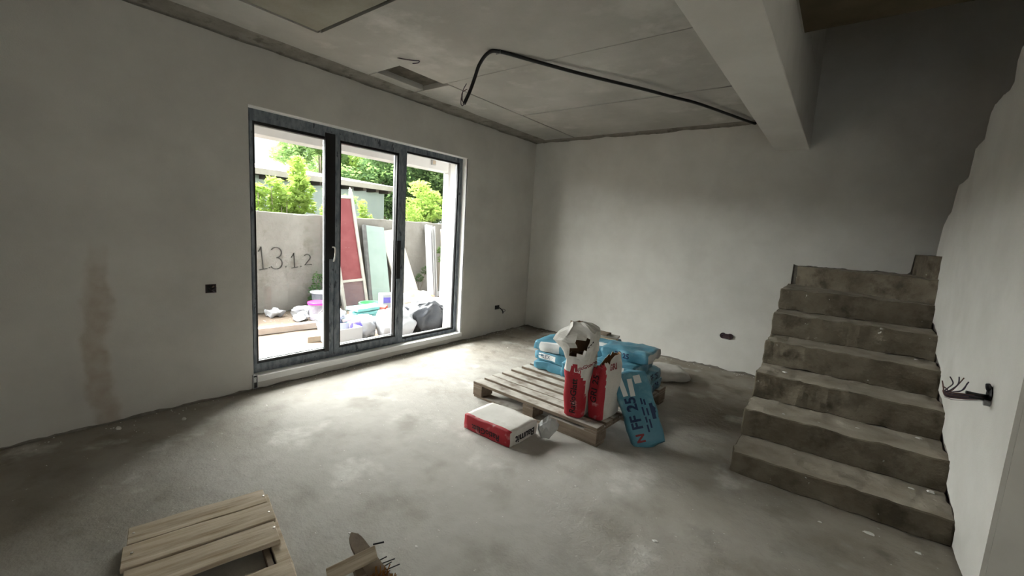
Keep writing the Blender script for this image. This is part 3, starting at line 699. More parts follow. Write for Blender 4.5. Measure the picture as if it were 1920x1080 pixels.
blue((1.73, -1.79, z[2]), (.46, .36, H * 1.1), 8, 'front', 23, 'blue sack with white front on top of the left stack')
blue((2.08, -1.83, z[0]), (.36, .48, H), 92, '', 24, 'blue sack at the bottom of the middle row, mostly hidden behind the red sacks')
blue((2.06, -1.90, z[1]), (.30, .46, H), 3, 'top', 25, 'blue and white sack seen between the two red sacks')
blue((1.90, -1.40, z[2]), (.34, .40, H), -4, '', 26, 'dark blue sack behind the tallest red sack, under the boards')
blue((2.44, -1.80, z[0]), (.40, .54, H), 3, '', 27, 'lowest blue sack of the right stack, resting on the pallet edge', [('PF 25', '+x', .075, (.05, 0), 0, NAVY, 'lettering', .002)])
blue((2.435, -1.83, z[1]), (.39, .52, H), -2, '', 28, 'second blue sack from the bottom of the right stack', [('PF 25', '+x', .075, (.06, 0), 0, NAVY, 'lettering', .002)])
blue((2.40, -1.92, z[2]), (.37, .50, H), 2, 'endy-', 29, 'blue sack with pale label end sticking out of the right stack')
blue((2.42, -1.80, z[3] - .004), (.42, .34, H), 3, 'endx+', 30, 'top blue sack with grey end at the right of the stack', [('PF 25', '-y', .06, (-.02, 0), 0, NAVY, 'lettering', .002)])
blue((2.13, -1.66, z[2] + .03), (.34, .40, H), 10, 'top', 31, 'light blue sack with white print on top beside the boards')
# leaning sack
t_ = Vector((-.245, .13, .42)).normalized(); n_ = Vector((.50, -.85, .12)); n_ = (n_ - t_ * n_.dot(t_)).normalized(); s_ = n_.cross(t_).normalized()
Ml = Matrix((t_, s_, n_)).transposed().to_4x4()
cen = Vector((2.85, -2.44, .03)) + t_ * .23
sack('adhesive_sack', (.52, .235, .12), cen, Ml, BM, None, 41, .22, .009, 'blue plastic sack leaning upright against the pallet, standing on the floor', 'bag', None,
     texts=[('FF 25', '+z', .105, (-.03, .045), 0, NAVY, 'lettering', .003), ('N', '+z', .08, (-.205, .045), 0, INKR, 'lettering', .003), *[(None, l_, .012, '+z', (x_, y_), 0, NAVY, 'print_dash') for x_, y_, l_ in ((-.15, -.022, .05), (-.09, -.026, .04), (-.03, -.022, .06), (.04, -.028, .045), (-.12, -.048, .06), (-.04, -.050, .05), (.03, -.048, .04))],
            (None, .15, .035, '+z', (.17, .075), 4, BLUE_L, 'pale_stripe'), (None, .13, .035, '+z', (.15, .015), -4, BLUE_L, 'pale_stripe'), (None, .06, .05, '+z', (.20, -.045), 0, BLUE_L, 'pale_stripe'), (None, .11, .045, '+z', (-.04, -.095), 0, NAVY, 'navy_panel')], flat=False, pinch=.25)
# white sack on the floor behind
sack('gypsum_sack', (.50, .36, .12), (2.40, -.84, .06), (0, 0, R(38)), [PAPER, KRAFT], None, 51, .22, .008, 'white crumpled sack lying on the floor between blue stack and back wall', 'bag', pinch=.35)
# loose boards on the blue sacks
for i, (c, rz, L, m, lab) in enumerate((((1.90, -1.42, .425), 6, .42, WOOD2, 'short tan board lying lowest on the blue sacks'), ((1.92, -1.41, .448), 10, .40, FRAMEW, 'pale painted board lying across the blue sacks'), ((1.86, -1.38, .471), -2, .32, WOOD_D, 'dark brown board on top of the blue sacks'))):
    o = bm_obj('loose_board', mesh_plank(L, .10, .022, 30 + i), m); o.location = (c[0] - L / 2, c[1] - .05, c[2]); o.rotation_euler = (0, 0, R(rz)); tag(o, lab, 'board', 'loose boards on the sacks')

# ---------------------------------------------------------------- broken small pallet in the foreground
dv = Vector((.238, .971, 0)); ang = math.atan2(dv.y, dv.x)
fp = empty('broken_pallet', (1.435, -4.985, 0), ang); tag(fp, 'broken pallet of old tan boards lying in the near left corner', 'pallet')
# local x along boards, local -y towards the camera (e direction)
for i, (a, b, l0, l1) in enumerate(((0, .125, 0, .52), (.135, .285, -.012, .53), (.292, .44, .0, .52), (.585, .72, .0, .53), (.76, .88, 0, .53))):
    o = bm_obj('board', mesh_plank(l1 - l0, b - a, .022, 60 + i, .007), WOOD2, fp); o.location = (l0, -b, .037 + .004 * (i % 2)); 
for x0, x1 in ((.0, .045), (.485, .54)): 
    o = rough_box('runner', (x0, -.90, 0), (x1, -.02, .036), WOOD2, fp, .08, .004, 12, .003, x0 * 10)
box('runner', (.455, -.90, .0), (.478, -.12, .03), WOOD_D, fp, .002)
for px_, py_ in ((.02, -.06), (.51, -.07), (.02, -.20), (.51, -.22), (.51, -.35), (.02, -.36)): 
    o = lathe('nail', [(.005, 0), (.005, .003), (.0, .004)], CHROME, fp, 8, (px_, py_, .062))
# bits of wood beside it
wo = empty('wood_offcut', (2.30, -4.36, 0)); tag(wo, 'broken round-ended wooden stick lying on the floor at the bottom edge', 'wood')
bm = bmesh.new(); n = 12; P = []
for k in range(n + 1):
    t = k / n; wdt = .026 * (math.sqrt(max(0, 1 - (1 - min(t * 4, 1)) ** 2)) * .9 + .1) + .012 * t
    P.append((t * .30, wdt))
A = [bm.verts.new((x, y, .0)) for x, y in P] + [bm.verts.new((x, -y, .0)) for x, y in P[::-1]]
f = bm.faces.new(A); e = bmesh.ops.extrude_face_region(bm, geom=[f])
for v in e['geom']:
    if isinstance(v, bmesh.types.BMVert): v.co.z += .028
o = bm_obj('stick', bm, WOOD_D, wo); o.location = (-.12, .0, .04); o.rotation_euler = (R(10), R(8), R(-8))
for k, e_ in enumerate((.0, .018, -.006, .012)): tube('nail', [(.08 + .022 * k, -.01, .035), (.098 + .022 * k + e_, .030 + .6 * e_, .045 + .3 * e_)], .0026, BLACKF, wo, 5)
tube('nail', [(.0, .03, .05), (.035, .06, .062)], .004, BLACKF, wo, 5)
ws = bm_obj('wood_splinter', mesh_plank(.20, .055, .02, 77, .006), WOOD2); ws.location = (2.30, -4.54, .0); ws.rotation_euler = (R(20), R(-14), R(62)); tag(ws, 'pale wood splinter under the broken stick at the bottom edge', 'wood')
wd = bm_obj('wood_wedge', mesh_plank(.13, .05, .03, 78, .006), WOOD_D); wd.location = (2.265, -4.425, .0); wd.rotation_euler = (0, 0, R(-20)); tag(wd, 'dark wood wedge beside the broken stick', 'wood')
br = bmesh.new(); rnd = random.Random(5)
for k in range(90):
    x = rnd.uniform(0, .12); y = rnd.uniform(0, .05); a = Vector((x, y, 0)); b = a + Vector((rnd.uniform(-.02, .03), rnd.uniform(-.02, .03), rnd.uniform(.03, .05)))
    s = Vector((.002, .001, 0)); br.faces.new([br.verts.new(p) for p in (a - s, a + s, b + s, b - s)])
    s = Vector((.0, .002, 0)); br.faces.new([br.verts.new(p) for p in (a - s, a + s, b + s, b - s)])
RUST = nmat('rusty_bristle', (.22, .10, .025), (.30, .15, .04), 30)
rb = empty('worn_brush', (2.43, -4.44, 0)); tag(rb, 'rust coloured worn brush head on the floor at the bottom edge', 'brush')
box('block', (0, 0, 0), (.12, .05, .02), WOOD_D, rb, .004); o = bm_obj('bristles', br, RUST, rb); o.location = (0, 0, .019); o['kind'] = 'stuff'

# ---------------------------------------------------------------- crumbs on floor and stairs
def crumb_bm(bm, c, s, rnd):
    n = rnd.randint(5, 7); a0 = rnd.uniform(0, 6); P = [(c[0] + s * rnd.uniform(.5, 1) * math.cos(a0 + 2 * math.pi * k / n), c[1] + s * .6 * rnd.uniform(.5, 1) * math.sin(a0 + 2 * math.pi * k / n)) for k in range(n)]
    h = s * rnd.uniform(.15, .35)
    A = [bm.verts.new((x, y, c[2])) for x, y in P]; B = [bm.verts.new((c[0] + (x - c[0]) * .7, c[1] + (y - c[1]) * .7, c[2] + h)) for x, y in P]
    bm.faces.new(B)
    for k in range(n): bm.faces.new((A[k], A[(k + 1) % n], B[(k + 1) % n], B[k]))
rnd = random.Random(11)
FL = {0: 'flat white plaster flake near the window wall, left of the sill', 1: 'white plaster flake at the foot of the brown wall stain', 4: 'largest white plaster flake on the floor before the bottom stair', 5: 'small white plaster flake between the bottom stair and the right wall', 9: 'pale plaster flake on the bare floor between lying sack and stairs'}
for i, (x, y, s) in enumerate(((.235, -4.456, .03), (.104, -4.781, .035), (1.696, -4.118, .014), (1.804, -4.011, .010), (4.077, -2.554, .032), (4.264, -2.567, .022), (2.105, -4.325, .014), (2.403, -4.173, .012), (.379, -3.964, .016), (3.237, -3.38, .022), (2.718, -3.245, .013), (.966, -4.506, .012), (3.868, -2.62, .016), (.60, -1.2, .014))):
    bm = bmesh.new(); crumb_bm(bm, (0, 0, 0), s, rnd); o = bm_obj('plaster_crumb', bm, CHIP); o.location = (x, y, .0); tag(o, FL.get(i, 'tiny white plaster crumb on the open concrete floor'), 'debris', 'plaster crumbs on the floor')
for i, (x, y, z_, s) in enumerate(((4.34, -2.12, sz[0], .03), (4.26, -2.15, sz[0], .02), (4.30, -1.80, sz[1], .02), (3.60, -2.0, sz[1], .012), (3.55, -1.60, sz[2], .02), (4.30, -1.18, sz[3], .018), (4.0, -1.9, sz[1], .014))):
    bm = bmesh.new(); crumb_bm(bm, (0, 0, 0), s, rnd); o = bm_obj('plaster_crumb', bm, CHIP); o.location = (x, y, z_ + .004); tag(o, ('biggest white crumb on the lowest stair tread, by the wall', 'second white crumb on the lowest stair tread', 'white crumb on the second stair tread, close to the right wall', 'tiny white crumb at the left of the second stair tread', 'white crumb at the left of the third stair tread', 'white crumb at the right of the fourth stair tread', 'tiny white crumb in the middle of the second stair tread')[i], 'debris', 'plaster crumbs on the stairs')
bm = bmesh.new()
for k in range(420):
    e = rnd.random()
    if e < .35: x, y = abs(rnd.gauss(.03, .05)), rnd.uniform(-6, -.1)
    elif e < .5: x, y = rnd.uniform(.1, 3.3), -abs(rnd.gauss(.03, .05))
    else: x, y = rnd.uniform(.2, 4.2), rnd.uniform(-5.2, -2.9)
    crumb_bm(bm, (x, y, 0), rnd.uniform(.002, .008) * (1.6 if e < .5 else 1), rnd)
tag(bm_obj('floor_grit', bm, CHIP), 'fine plaster grit scattered over the floor', 'debris', kind='stuff')

# ---------------------------------------------------------------- outdoors
G = -.10
bm = bmesh.new(); nx, nyy = 70, 90; grid = []
for i in range(nx + 1):
    row = []
    for j in range(nyy + 1):
        x = -.33 - 3.3 * i / nx; y = -7 + 10.0 * j / nyy
        row.append(bm.verts.new((x, y, G + .02 * noise.noise(Vector((x * 2, y * 2, 1))) + .012 * noise.noise(Vector((x * 9, y * 9, 4))) - .005)))
    grid.append(row)
for i in range(nx):
    for j in range(nyy): bm.faces.new((grid[i][j], grid[i][j + 1], grid[i + 1][j + 1], grid[i + 1][j]))
for lo, hi in (((-60, -60, G - .2), (-3.6, 60, G - .03)), ((-3.6, -60, G - .2), (-.32, -7, G - .03)), ((-3.6, 3.0, G - .2), (-.32, 60, G - .03))): bx(bm, lo, hi)
tag(bm_obj('ground', bm, EARTH, None, True), 'trodden bare earth of the garden', kind='structure')
# terrace frame
tf = empty('trim_3'); tag(tf, 'white terrace canopy frame outside the window', kind='structure')
box('canopy_beam', (-1.82, -7.0, 2.37), (-1.60, .60, 2.75), EXTW, tf, .003)
box('canopy_slab', (-1.82, -7.0, 2.68), (-.34, .60, 2.86), EXTW, tf)
box('column', (-1.82, -.13, G - .03), (-1.60, .58, 2.371), EXTW, tf, .003)
so_ = empty('outdoor_socket', (-1.60, -.57, 2.47)); tag(so_, 'small grey box fixed on the white canopy beam', 'socket'); box('housing', (0, -.045, -.04), (.025, .045, .04), PVCG, so_, .004); box('cover', (.025, -.03, -.025), (.03, .03, .03), TAN, so_, .002)
# garden wall
gw = empty('garden_wall', (-3.5, 0, G)); tag(gw, 'old concrete garden wall with numbers written on it', 'wall', kind='structure')
rough_box('wall_body', (-.18, -9, 0), (0, 9, 1.63), FENCE, gw, .16, .022, 3, .01, 2)
MARK = nmat('charcoal_marking', (.05, .048, .045), rough=.9)
def stroke(pts):
    bm = bmesh.new(); n = len(pts)
    L_ = [Vector((.014, p[0], p[1])) for p in pts]; A = []
    for i, p in enumerate(L_):
        d = (L_[min(i + 1, n - 1)] - L_[max(i - 1, 0)]).normalized(); q = Vector((0, -d.z, d.y)) * .0055
        A.append((bm.verts.new(p + q), bm.verts.new(p - q), bm.verts.new(p + q + Vector((-.03, 0, 0))), bm.verts.new(p - q + Vector((-.03, 0, 0)))))
    for a, b in zip(A, A[1:]):
        bm.faces.new((a[0], b[0], b[1], a[1])); bm.faces.new((a[0], a[2], b[2], b[0])); bm.faces.new((a[1], b[1], b[3], a[3]))
    bm_obj('lettering', bm, MARK, gw)
def gz(v): return v - G
def arc(cy, cz, r, a0, a1, n=10): return [(cy + r * math.cos(R(a0 + (a1 - a0) * k / n)), cz + r * math.sin(R(a0 + (a1 - a0) * k / n))) for k in range(n + 1)]
stroke([(-2.44, gz(.90)), (-2.40, gz(.98)), (-2.37, gz(.62))]); stroke([(-2.43, gz(.61)), (-2.31, gz(.63))]); stroke([(-2.285, gz(.64)), (-2.265, gz(.645))])
stroke(arc(-2.17, gz(.885), .085, 150, -80) + arc(-2.17, gz(.71), .095, 85, -150)); stroke([(-2.03, gz(.645)), (-2.01, gz(.65))])
stroke([(-1.93, gz(.80)), (-1.885, gz(.88)), (-1.875, gz(.64))]); stroke([(-1.93, gz(.625)), (-1.82, gz(.64))]); stroke([(-1.78, gz(.645)), (-1.76, gz(.65))])
stroke(arc(-1.66, gz(.80), .055, 150, -30, 7) + [(-1.70, gz(.67)), (-1.58, gz(.675))])
# neighbouring outbuilding
sh = empty('outbuilding', (-5.9, 0, G)); tag(sh, 'pale blue rendered outbuilding with grey roof edge beyond the garden wall', 'building')
box('wall', (-4.0, -14, 0), (0, 1.62, 2.42), SHEDW, sh)
prism('roof', [(.42, 2.40), (.42, 2.49), (-4.4, 3.1), (-4.4, 3.0)], -14, 1.78, 1, ROOFM, sh)
box('fascia', (.40, -14, 2.375), (.44, 1.78, 2.49), ROOFM, sh)
for k in range(16): box('rafter_end', (.0, 1.45 - .36 * k, 2.31), (.40, 1.53 - .36 * k, 2.385), RAFT, sh)
prism('rafter_soffit', [(0, 2.385), (.40, 2.385), (.40, 2.40), (0, 2.42)], -14, 1.70, 1, RAFT, sh)

# foliage
def leaves(name, centers, n, size, mat, parent, seed, asp=.5, droop=.0):
    rg = np.random.RandomState(seed); C = np.array(centers, float)
    wts = (C[:, 3] * C[:, 4] * C[:, 5]); idx = rg.choice(len(C), n, p=wts / wts.sum())
    d = rg.normal(size=(n, 3)); d /= np.linalg.norm(d, axis=1, keepdims=True); rad = rg.uniform(.25, 1, (n, 1)) ** .5
    P = C[idx, :3] + d * rad * C[idx, 3:6]
    a = rg.normal(size=(n, 3)); a[:, 2] = a[:, 2] * .4 - droop; a /= np.linalg.norm(a, axis=1, keepdims=True)
    b = np.cross(a, rg.normal(size=(n, 3))); b /= np.linalg.norm(b, axis=1, keepdims=True)
    s = size * rg.uniform(.6, 1.3, (n, 1))
    V = np.empty((n, 4, 3)); V[:, 0] = P - a * s * .5; V[:, 1] = P + b * s * asp * .5; V[:, 2] = P + a * s * .5; V[:, 3] = P - b * s * asp * .5
    me = bpy.data.meshes.new(name); me.from_pydata(V.reshape(-1, 3).tolist(), [], np.arange(n * 4).reshape(n, 4).tolist())
    o = link(name, me, parent, [mat]); o['kind'] = 'stuff'; return o
def tree(name, loc, h, blobs, n, size, mat, seed, label, cat, group=None, trunk=.12, mat2=None):
    t = empty(name, loc); tag(t, label, cat, group)
    tube('trunk', [(0, 0, 0), (.05, .03, h * .4), (-.03, .06, h * .75)], trunk, BARK, t, 8, radii=(trunk, trunk * .4))
    rg = random.Random(seed)
    for k in range(4):
        b = blobs[k % len(blobs)]; tube('branch', [(0, .03, h * .4), ((b[0]) * .5, b[1] * .5, (h * .45 + b[2]) * .5), (b[0], b[1], b[2])], trunk * .35, BARK, t, 6, radii=(trunk * .4, trunk * .1))
    leaves('foliage', blobs, n, size, mat, t, seed)
    if mat2: leaves('young_leaves', [(b[0] + b[3] * .3, b[1] - b[4] * .1, b[2] + b[5] * .2, b[3], b[4], b[5]) for b in blobs], n // 3, size, mat2, t, seed + 1)
    return t
GT = 'trees beyond the garden wall'
def blobs(seed, c, r, k, br):
    rg = random.Random(seed); out = []
    for i in range(k):
        a = [rg.gauss(0, .5) for _ in range(3)]; q = br * rg.uniform(.7, 1.2)
        out.append((c[0] + a[0] * r[0], c[1] + a[1] * r[1], c[2] + a[2] * r[2], q, q, q * .8))
    return out
tree('airy_tree', (-12.0, 3.2, G), 5.2, blobs(1, (0, -.2, 4.0), (1.0, 1.1, .9), 22, .42), 6000, .15, LEAF_A, 3, 'airy mid green tree showing sky gaps above the outbuilding roof', 'tree', GT, .14)
tree('leafy_tree', (-11.5, 5.6, G), 5.2, blobs(2, (0, -.1, 3.9), (1.0, 1.6, 1.0), 28, .55), 15000, .15, LEAF_B, 5, 'dense yellow green tree behind the middle window pane', 'tree', GT, .14, LEAF_A)
tree('leafy_tree', (-12.5, 4.2, G), 5.0, blobs(7, (0, 0, 4.0), (.9, 1.0, 1.0), 12, .4), 2200, .14, LEAF_A, 6, 'thin green tree between the airy tree and the dense yellow one', 'tree', GT, .12)
tree('dense_tree', (-9.2, 5.6, G), 4.8, blobs(3, (0, -.5, 2.9), (1.2, 2.0, 1.7), 55, .6), 30000, .15, LEAF_C, 8, 'dense dark green tree filling the right window pane', 'tree', GT, .16, LEAF_A)
tree('dense_tree', (-10.2, 9.2, G), 5.4, blobs(31, (0, 0, 3.0), (1.0, 1.6, 1.3), 22, .7), 9000, .17, LEAF_A, 18, 'broad green tree at the far right behind the white column', 'tree', GT, .16)
tree('sapling', (-4.5, 1.95, G), 2.9, blobs(4, (0, .0, 2.1), (.3, .45, .5), 12, .24), 1700, .11, LEAF_B, 9, 'bright yellow green sapling behind the garden wall at right', 'tree', None, .03)
def shoots(loc, stems, label, seed, mat, size=.12):
    t = empty('shrub', loc); tag(t, label, 'shrub', 'shrubs behind the garden wall'); cs = []
    rg = random.Random(seed)
    for k, (dy, h, r) in enumerate(stems):
        tube('stem', [(0, dy, 0), (rg.uniform(-.05, .05), dy + rg.uniform(-.05, .05), h * .5), (rg.uniform(-.08, .08), dy + rg.uniform(-.06, .06), h)], .015, BARK, t, 5, radii=(.02, .006))
        m = max(3, int((h - 1.2) / .16))
        for i in range(m):
            zz = 1.45 + (h - 1.4) * i / max(m - 1, 1); cs.append((rg.uniform(-.1, .1), dy + rg.uniform(-.07, .07), zz, r, r * 1.1, .12))
    leaves('foliage', cs, int(95 * len(cs)), size, mat, t, seed, .38, .25)
shoots((-4.25, -2.02, G), ((-.10, 1.95, .15), (.12, 2.10, .13), (.30, 1.75, .12)), 'yellow green shrub at the left edge of the left window pane', 61, LEAF_B)
shoots((-4.25, -1.50, G), ((-.14, 2.0, .13), (.06, 2.50, .15), (.16, 2.2, .13)), 'tallest yellow green shrub in the left window pane', 62, LEAF_B)
shoots((-4.25, -.95, G), ((.10, 2.05, .11), (.22, 1.95, .11)), 'slim shrub beside the dark window post', 63, LEAF_B)
shoots((-3.95, -.66, G), ((0, 1.92, .16), (.1, 1.85, .14)), 'rounded mid green bush above the wall by the formwork panel', 64, LEAF_A, .08)
shoots((-3.95, -.28, G), ((0, 1.85, .09), (.05, 1.78, .08)), 'tiny yellow green shrub on the wall top in the middle pane', 65, LEAF_B, .07)
shoots((-4.1, 1.0, G), ((0, 2.0, .16), (.2, 1.8, .16)), 'yellow green shrub at the left of the right pane', 66, LEAF_B, .09)
def weed(loc, blobs_, n, size, mat, seed, label):
    t = empty('weed', loc); tag(t, label, 'plant', 'weeds along the garden wall')
    for k, b in enumerate(blobs_): tube('stem', [(0, 0, 0), (b[0] * .5, b[1] * .6, b[2] * .5), (b[0], b[1], b[2])], .006, BARK, t, 5)
    leaves('foliage', blobs_, n, size, mat, t, seed)
weed((-3.36, -1.62, G), [(.05, 0, .35, .08, .12, .14), (.05, .05, .55, .06, .10, .14), (.04, .0, .18, .10, .12, .12)], 420, .05, LEAF_C, 71, 'thin dark weed growing up the garden wall')
weed((-3.36, .68, G), [(.05, 0, .45, .06, .14, .10), (.05, .16, .60, .05, .12, .10)], 260, .05, LEAF_C, 72, 'dark weed on the wall beside the white post')
weed((-3.34, 1.22, G), [(.05, 0, 1.05, .06, .08, .10), (.05, .03, .85, .05, .07, .08)], 160, .06, LEAF_A, 73, 'green twig hanging by the pale laths')

# leaning boards and posts
def leaning(name, yc0, yc1, xb, xt, zt, w, th, mat, label, cat, edge=None, group=None):
    """board from (xb, yc0, G) to (xt, yc1, zt); local x width, y up the board, z = thickness towards the house"""
    a = Vector((xb, yc0, G)); b = Vector((xt, yc1, zt)); v = (b - a).normalized(); u = Vector((0, 1, 0)); u = (u - v * u.dot(v)).normalized(); n = u.cross(v)
    t = empty(name, a); t.matrix_world = Matrix.Translation(a) @ Matrix((u, v, n)).transposed().to_4x4(); tag(t, label, cat, group)
    return t, (b - a).length
t, Lh = leaning('formwork_panel', -1.03, -1.12, -2.98, -3.42, 1.98, .62, .03, None, 'maroon formwork panel with pale wooden frame leaning on the garden wall', 'panel')
box('sheet', (-.21, .52, -.012), (.21, Lh - .09, .0), MAROON, t); box('sheet', (-.21, .02, -.012), (.21, .52, .0), PLUM, t)
box('frame_stile', (.20, 0, -.03), (.25, Lh, .03), FRAMEW, t, .003); box('frame_stile', (-.25, 0, -.03), (-.20, Lh, .03), FRAMEW, t, .003)
box('frame_rail', (-.20, Lh - .13, -.02), (.20, Lh - .08, .028), FRAMEW, t, .003); box('frame_rail', (-.20, .50, -.02), (.20, .545, .028), FRAMEW, t, .003)
lathe('lifting_eye', [(.025, 0), (.025, .05), (.012, .06), (.012, .08)], SPACER, t, 10).matrix_local = Matrix.Translation((.225, Lh + .0, 0)) @ Matrix.Rotation(R(-90), 4, 'X')
t, Lh = leaning('mint_door_panel', -.53, -.40, -2.92, -3.38, 1.385, .40, .05, None, 'pale mint panel with dark edge leaning on the garden wall', 'panel')
box('face', (-.195, .0, .0), (.195, Lh, .012), MINT, t, .002); box('dark_edge', (-.215, .0, -.045), (.2, Lh + .005, .0), DGREY, t, .002); box('dark_lip', (-.255, .0, -.045), (-.195, Lh + .005, .012), DGREY, t, .002)
t, Lh = leaning('insulation_board', .16, -.06, -2.90, -3.40, 1.33, .45, .04, None, 'cream speckled insulation board leaning askew on the wall', 'board')
rough_box('slab', (-.24, .0, -.02), (.24, Lh, .02), CREAM, t, .12, .004, 10, .003, 4)
t, Lh = leaning('white_post', .62, .95, -2.85, -3.40, 1.47, .1, .06, None, 'white plastic post leaning on the wall behind the black bag', 'post')
box('profile', (-.07, 0, -.03), (.05, Lh, .03), PVC, t, .004); box('joint_band', (-.072, Lh - .46, -.032), (.052, Lh - .445, .032), PVCG, t)
t, Lh = leaning('grey_post', .74, 1.10, -2.87, -3.42, 1.46, .1, .06, None, 'grey channel post leaning beside the white plastic post', 'post')
bm = bmesh.new(); bx(bm, (-.04, 0, -.03), (.05, Lh, -.015)); bx(bm, (-.04, 0, -.015), (-.025, Lh, .03)); bx(bm, (.035, 0, -.015), (.05, Lh, .03)); bm_obj('channel', bm, PVCG, t)
t, Lh = leaning('lath_ladder', 1.24, 1.48, -2.95, -3.40, 1.38, .3, .03, None, 'narrow ladder of pale laths leaning on the wall beside the column', 'ladder')
for x in (-.14, .14): box('rail', (x - .015, 0, -.012), (x + .015, Lh, .012), LATH, t, .002)
for k in range(5): box('rung', (-.14, .2 + .26 * k, .012), (.14, .225 + .26 * k, .028), LATH, t, .002)

# timber and clutter on the ground
o = rough_box('timber_beam', (-.055, -3.6, 0), (.055, .0, .09), BEAMW, None, .1, .004, 6, .006, 3); o.location = (-2.10, -1.75, G - .0); o.rotation_euler = (0, 0, R(-5)); tag(o, 'bleached timber beam lying on the earth outside the left pane', 'timber')
b = empty('paint_bucket', (-2.62, -1.93, G)); tag(b, 'mauve bucket with bright pink lid standing on the earth', 'bucket')
lathe('tub', [(.115, 0), (.125, .01), (.145, .255), (.15, .26)], BUCK, b); lathe('lid', [(.158, .25), (.160, .275), (.150, .285), (.145, .278), (.0, .278)], PINK, b); tube('handle', [(.148, 0, .21), (.17, -.10, .12), (.10, -.16, .08), (-.05, -.16, .10), (-.145, -.03, .21)], .004, PVC, b, 6)
b = empty('mortar_tub', (-3.12, -1.57, G)); tag(b, 'dark grey mortar tub behind the pink lidded bucket', 'bucket')
lathe('tub', [(.16, 0), (.19, .33), (.205, .335), (.205, .35), (.185, .35), (.155, .02), (.0, .02)], BUCKD, b); lathe('rim', [(.206, .33), (.212, .335), (.212, .352), (.206, .356)], PVC, b)
o = box('clay_block', (-.09, -.05, 0), (.09, .05, .08), TAN, None, .006); o.location = (-1.46, -2.62, G + .0); o.rotation_euler = (0, 0, R(80)); tag(o, 'tan block lying on the earth beside the grey foil sack', 'block')
sack('foil_sack', (.30, .30, .30), (-1.66, -2.28, G + .14), (0, 0, .3), [GREYBLUE], None, 81, .45, .035, 'grey blue foil sack behind the left window post', 'bag', pinch=.1, freq=6)
b = empty('white_crate', (-1.24, -2.36, G)); tag(b, 'pale open crate standing outside the middle pane', 'crate')
for lo, hi in (((-.16, -.20, 0), (.16, .20, .01)), ((.15, -.20, .01), (.16, .20, .20)), ((-.16, -.20, .01), (-.15, .20, .20)), ((-.15, -.20, .01), (.15, -.19, .20)), ((-.15, .19, .01), (.15, .20, .20))): box('crate_side', lo, hi, PVC, b, .002)
sack('foil_sack', (.30, .26, .26), (-1.30, -2.01, G + .14), (R(10), R(8), .6), [PURPLE, WHITEBAG], lambda c: 1 if (c.x > .35 or c.z > .9 and c.y > 0) else 0, 82, .35, .03, 'crumpled purple and white foil sack beside the pale crate', 'bag', pinch=.15, freq=7)
sack('white_sack', (.40, .42, .38), (-1.06, -1.66, G + .17), (0, 0, .2), [WHITEBAG], None, 83, .55, .04, 'big bulging white sack behind the second window post', 'bag', pinch=.1, freq=4)
sack('garbage_bag', (.62, .60, .42), (-1.12, -1.12, G + .20), (0, 0, .2), [BLACKBAG], None, 84, .55, .05, 'shiny black garbage bag outside the right window pane', 'bag', pinch=.05, cuts=19, freq=4)
sack('garbage_bag', (.34, .34, .24), (-.66, -.86, G + .11), (0, 0, .9), [BLACKBAG], None, 85, .5, .04, 'smaller black garbage bag in front of the white column', 'bag', pinch=.05, cuts=15, freq=5)
sack('rubble_sack', (.45, .45, .36), (-2.25, -.28, G + .17), (0, 0, .4), [CREAM], None, 86, .45, .03, 'cream rubble sack at the foot of the insulation board', 'bag', pinch=.1, freq=5)
sack('white_sack', (.5, .4, .22), (-2.16, .15, G + .10), (0, 0, .1), [WHITEBAG], None, 87, .45, .03, 'low white sack behind the black garbage bag', 'bag', pinch=.1, freq=5)
sack('white_sack', (.4, .35, .18), (-2.22, .56, G + .09), (0, 0, .7), [WHITEBAG], None, 95, .45, .03, 'flat white sack beside the foot of the white post', 'bag', pinch=.1, freq=5)
for i, (x, y, lab) in enumerate(((-2.55, .28, 'orange plastic pot at the left of the white post'), (-2.6, .80, 'orange plastic pot at the right of the white post'))):
    b = empty('orange_pot', (x, y, G)); tag(b, lab, 'pot', 'orange pots'); lathe('pot', [(.075, 0), (.10, .20), (.09, .20), (.068, .015), (.0, .015)], ORANGE, b, 20); lathe('rim', [(.10, .17), (.112, .175), (.112, .205), (.10, .21)], ORANGE, b, 20)
for i, (c, rz, L, W, lab) in enumerate((((-1.95, -1.50, .00), 8, .62, .26, 'lowest turquoise foam board in the scrap pile'), ((-1.93, -1.46, .06), -6, .58, .22, 'middle turquoise foam board in the scrap pile'), ((-1.95, -1.52, .13), 12, .60, .24, 'top turquoise foam board in the scrap pile'), ((-1.62, -1.98, .02), 30, .26, .20, 'turquoise foam offcut lying by the pale crate'))):
    o = rough_box('foam_board', (-W / 2, -L / 2, 0), (W / 2, L / 2, .045), CYAN, None, .08, .006, 9, .004, i); o.location = (c[0], c[1], G + .10 + c[2]); o.rotation_euler = (R(4 - 3 * i), R(-5 + 4 * i), R(rz)); tag(o, lab, 'foam board', 'turquoise foam boards')
sack('rubble_sack', (.5, .55, .16), (-1.98, -1.50, G + .05), (0, 0, .1), [WHITEBAG], None, 88, .3, .02, 'white sack under the turquoise foam boards', 'bag', pinch=.1)
b = empty('green_tub', (-2.45, -1.10, G)); tag(b, 'green plastic tub behind the turquoise boards', 'tub'); lathe('tub', [(.13, 0), (.19, .20), (.20, .20), (.20, .215), (.18, .215), (.12, .02), (.0, .02)], GREEN, b); 
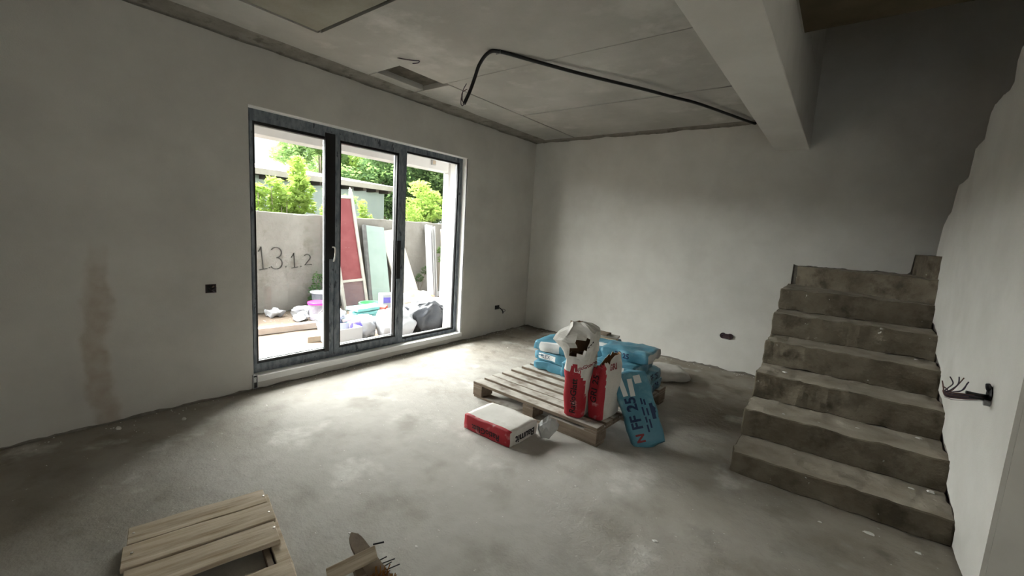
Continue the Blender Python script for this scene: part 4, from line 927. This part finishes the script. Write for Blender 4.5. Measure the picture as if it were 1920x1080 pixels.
o = rough_box('plank_offcut', (-.03, -.20, 0), (.03, .20, .03), LATH, None, .08, .003, 9, .003, 1); o.location = (-1.48, -1.98, G + .20); o.rotation_euler = (R(6), 0, R(-20)); tag(o, 'pale plank offcut on the scrap beside the crate', 'plank')
b = empty('carton', (-2.05, -1.02, G + .0)); tag(b, 'white carton with purple band standing on the scrap', 'carton'); b.rotation_euler = (0, 0, R(-15))
box('box_body', (-.10, -.15, 0), (.10, .15, .42), WHITEBAG, b, .004); box('purple_band', (.1, -.14, .28), (.102, .14, .37), PURPLE, b); 
o = lathe('round_emblem', [(.0, 0), (.055, 0), (.055, .002), (.0, .002)], WHITEBAG, b, 20); o.matrix_local = Matrix.Translation((.102, .03, .325)) @ Matrix.Rotation(R(90), 4, 'Y')
o = rough_box('red_scrap', (-.06, -.05, 0), (.06, .05, .05), REDP, None, .03, .008, 14, .004, 2); o.location = (-1.86, -1.28, G + .22); o.rotation_euler = (R(12), 0, .5); tag(o, 'small red scrap on the pile outside', 'scrap')
for i, (x, y, s, lab) in enumerate(((-3.2, -2.35, .16, 'white crumpled foil lump at the foot of the garden wall'), (-3.0, -1.95, .20, 'flat white foil lump near the mortar tub'), (-2.75, -2.15, .12, 'small grey white foil lump beside the pink lidded bucket'), (-2.70, -1.56, .13, 'white scrap lump behind the pink lidded bucket'))):
    sack('foil_scrap', (s * 1.6, s * 1.2, s * .7), (x, y, G + s * .33), (0, 0, i), [WHITEBAG], None, 90 + i, .4, .03, lab, 'scrap', 'white scraps by the garden wall', cuts=7, freq=12)
bm = bmesh.new(); rnd = random.Random(21)
for k in range(500):
    x = rnd.uniform(-3.4, -.6); y = rnd.uniform(-4.2, 1.0); crumb_bm(bm, (x, y, G - .006), rnd.uniform(.006, .03), rnd)
tag(bm_obj('ground_rubble', bm, CREAM), 'pale rubble chips scattered over the earth', 'rubble', kind='stuff')
# long grey plank behind
o = rough_box('white_plank', (-.02, -.75, 0), (.02, .75, .10), PVC, None, .1, .003, 6, .003, 5); o.location = (-3.33, .95, G + .0); o.rotation_euler = (0, 0, R(4)); tag(o, 'white plank lying along the foot of the garden wall', 'plank')
for m in bpy.data.materials:
    if '_' in m: del m['_']
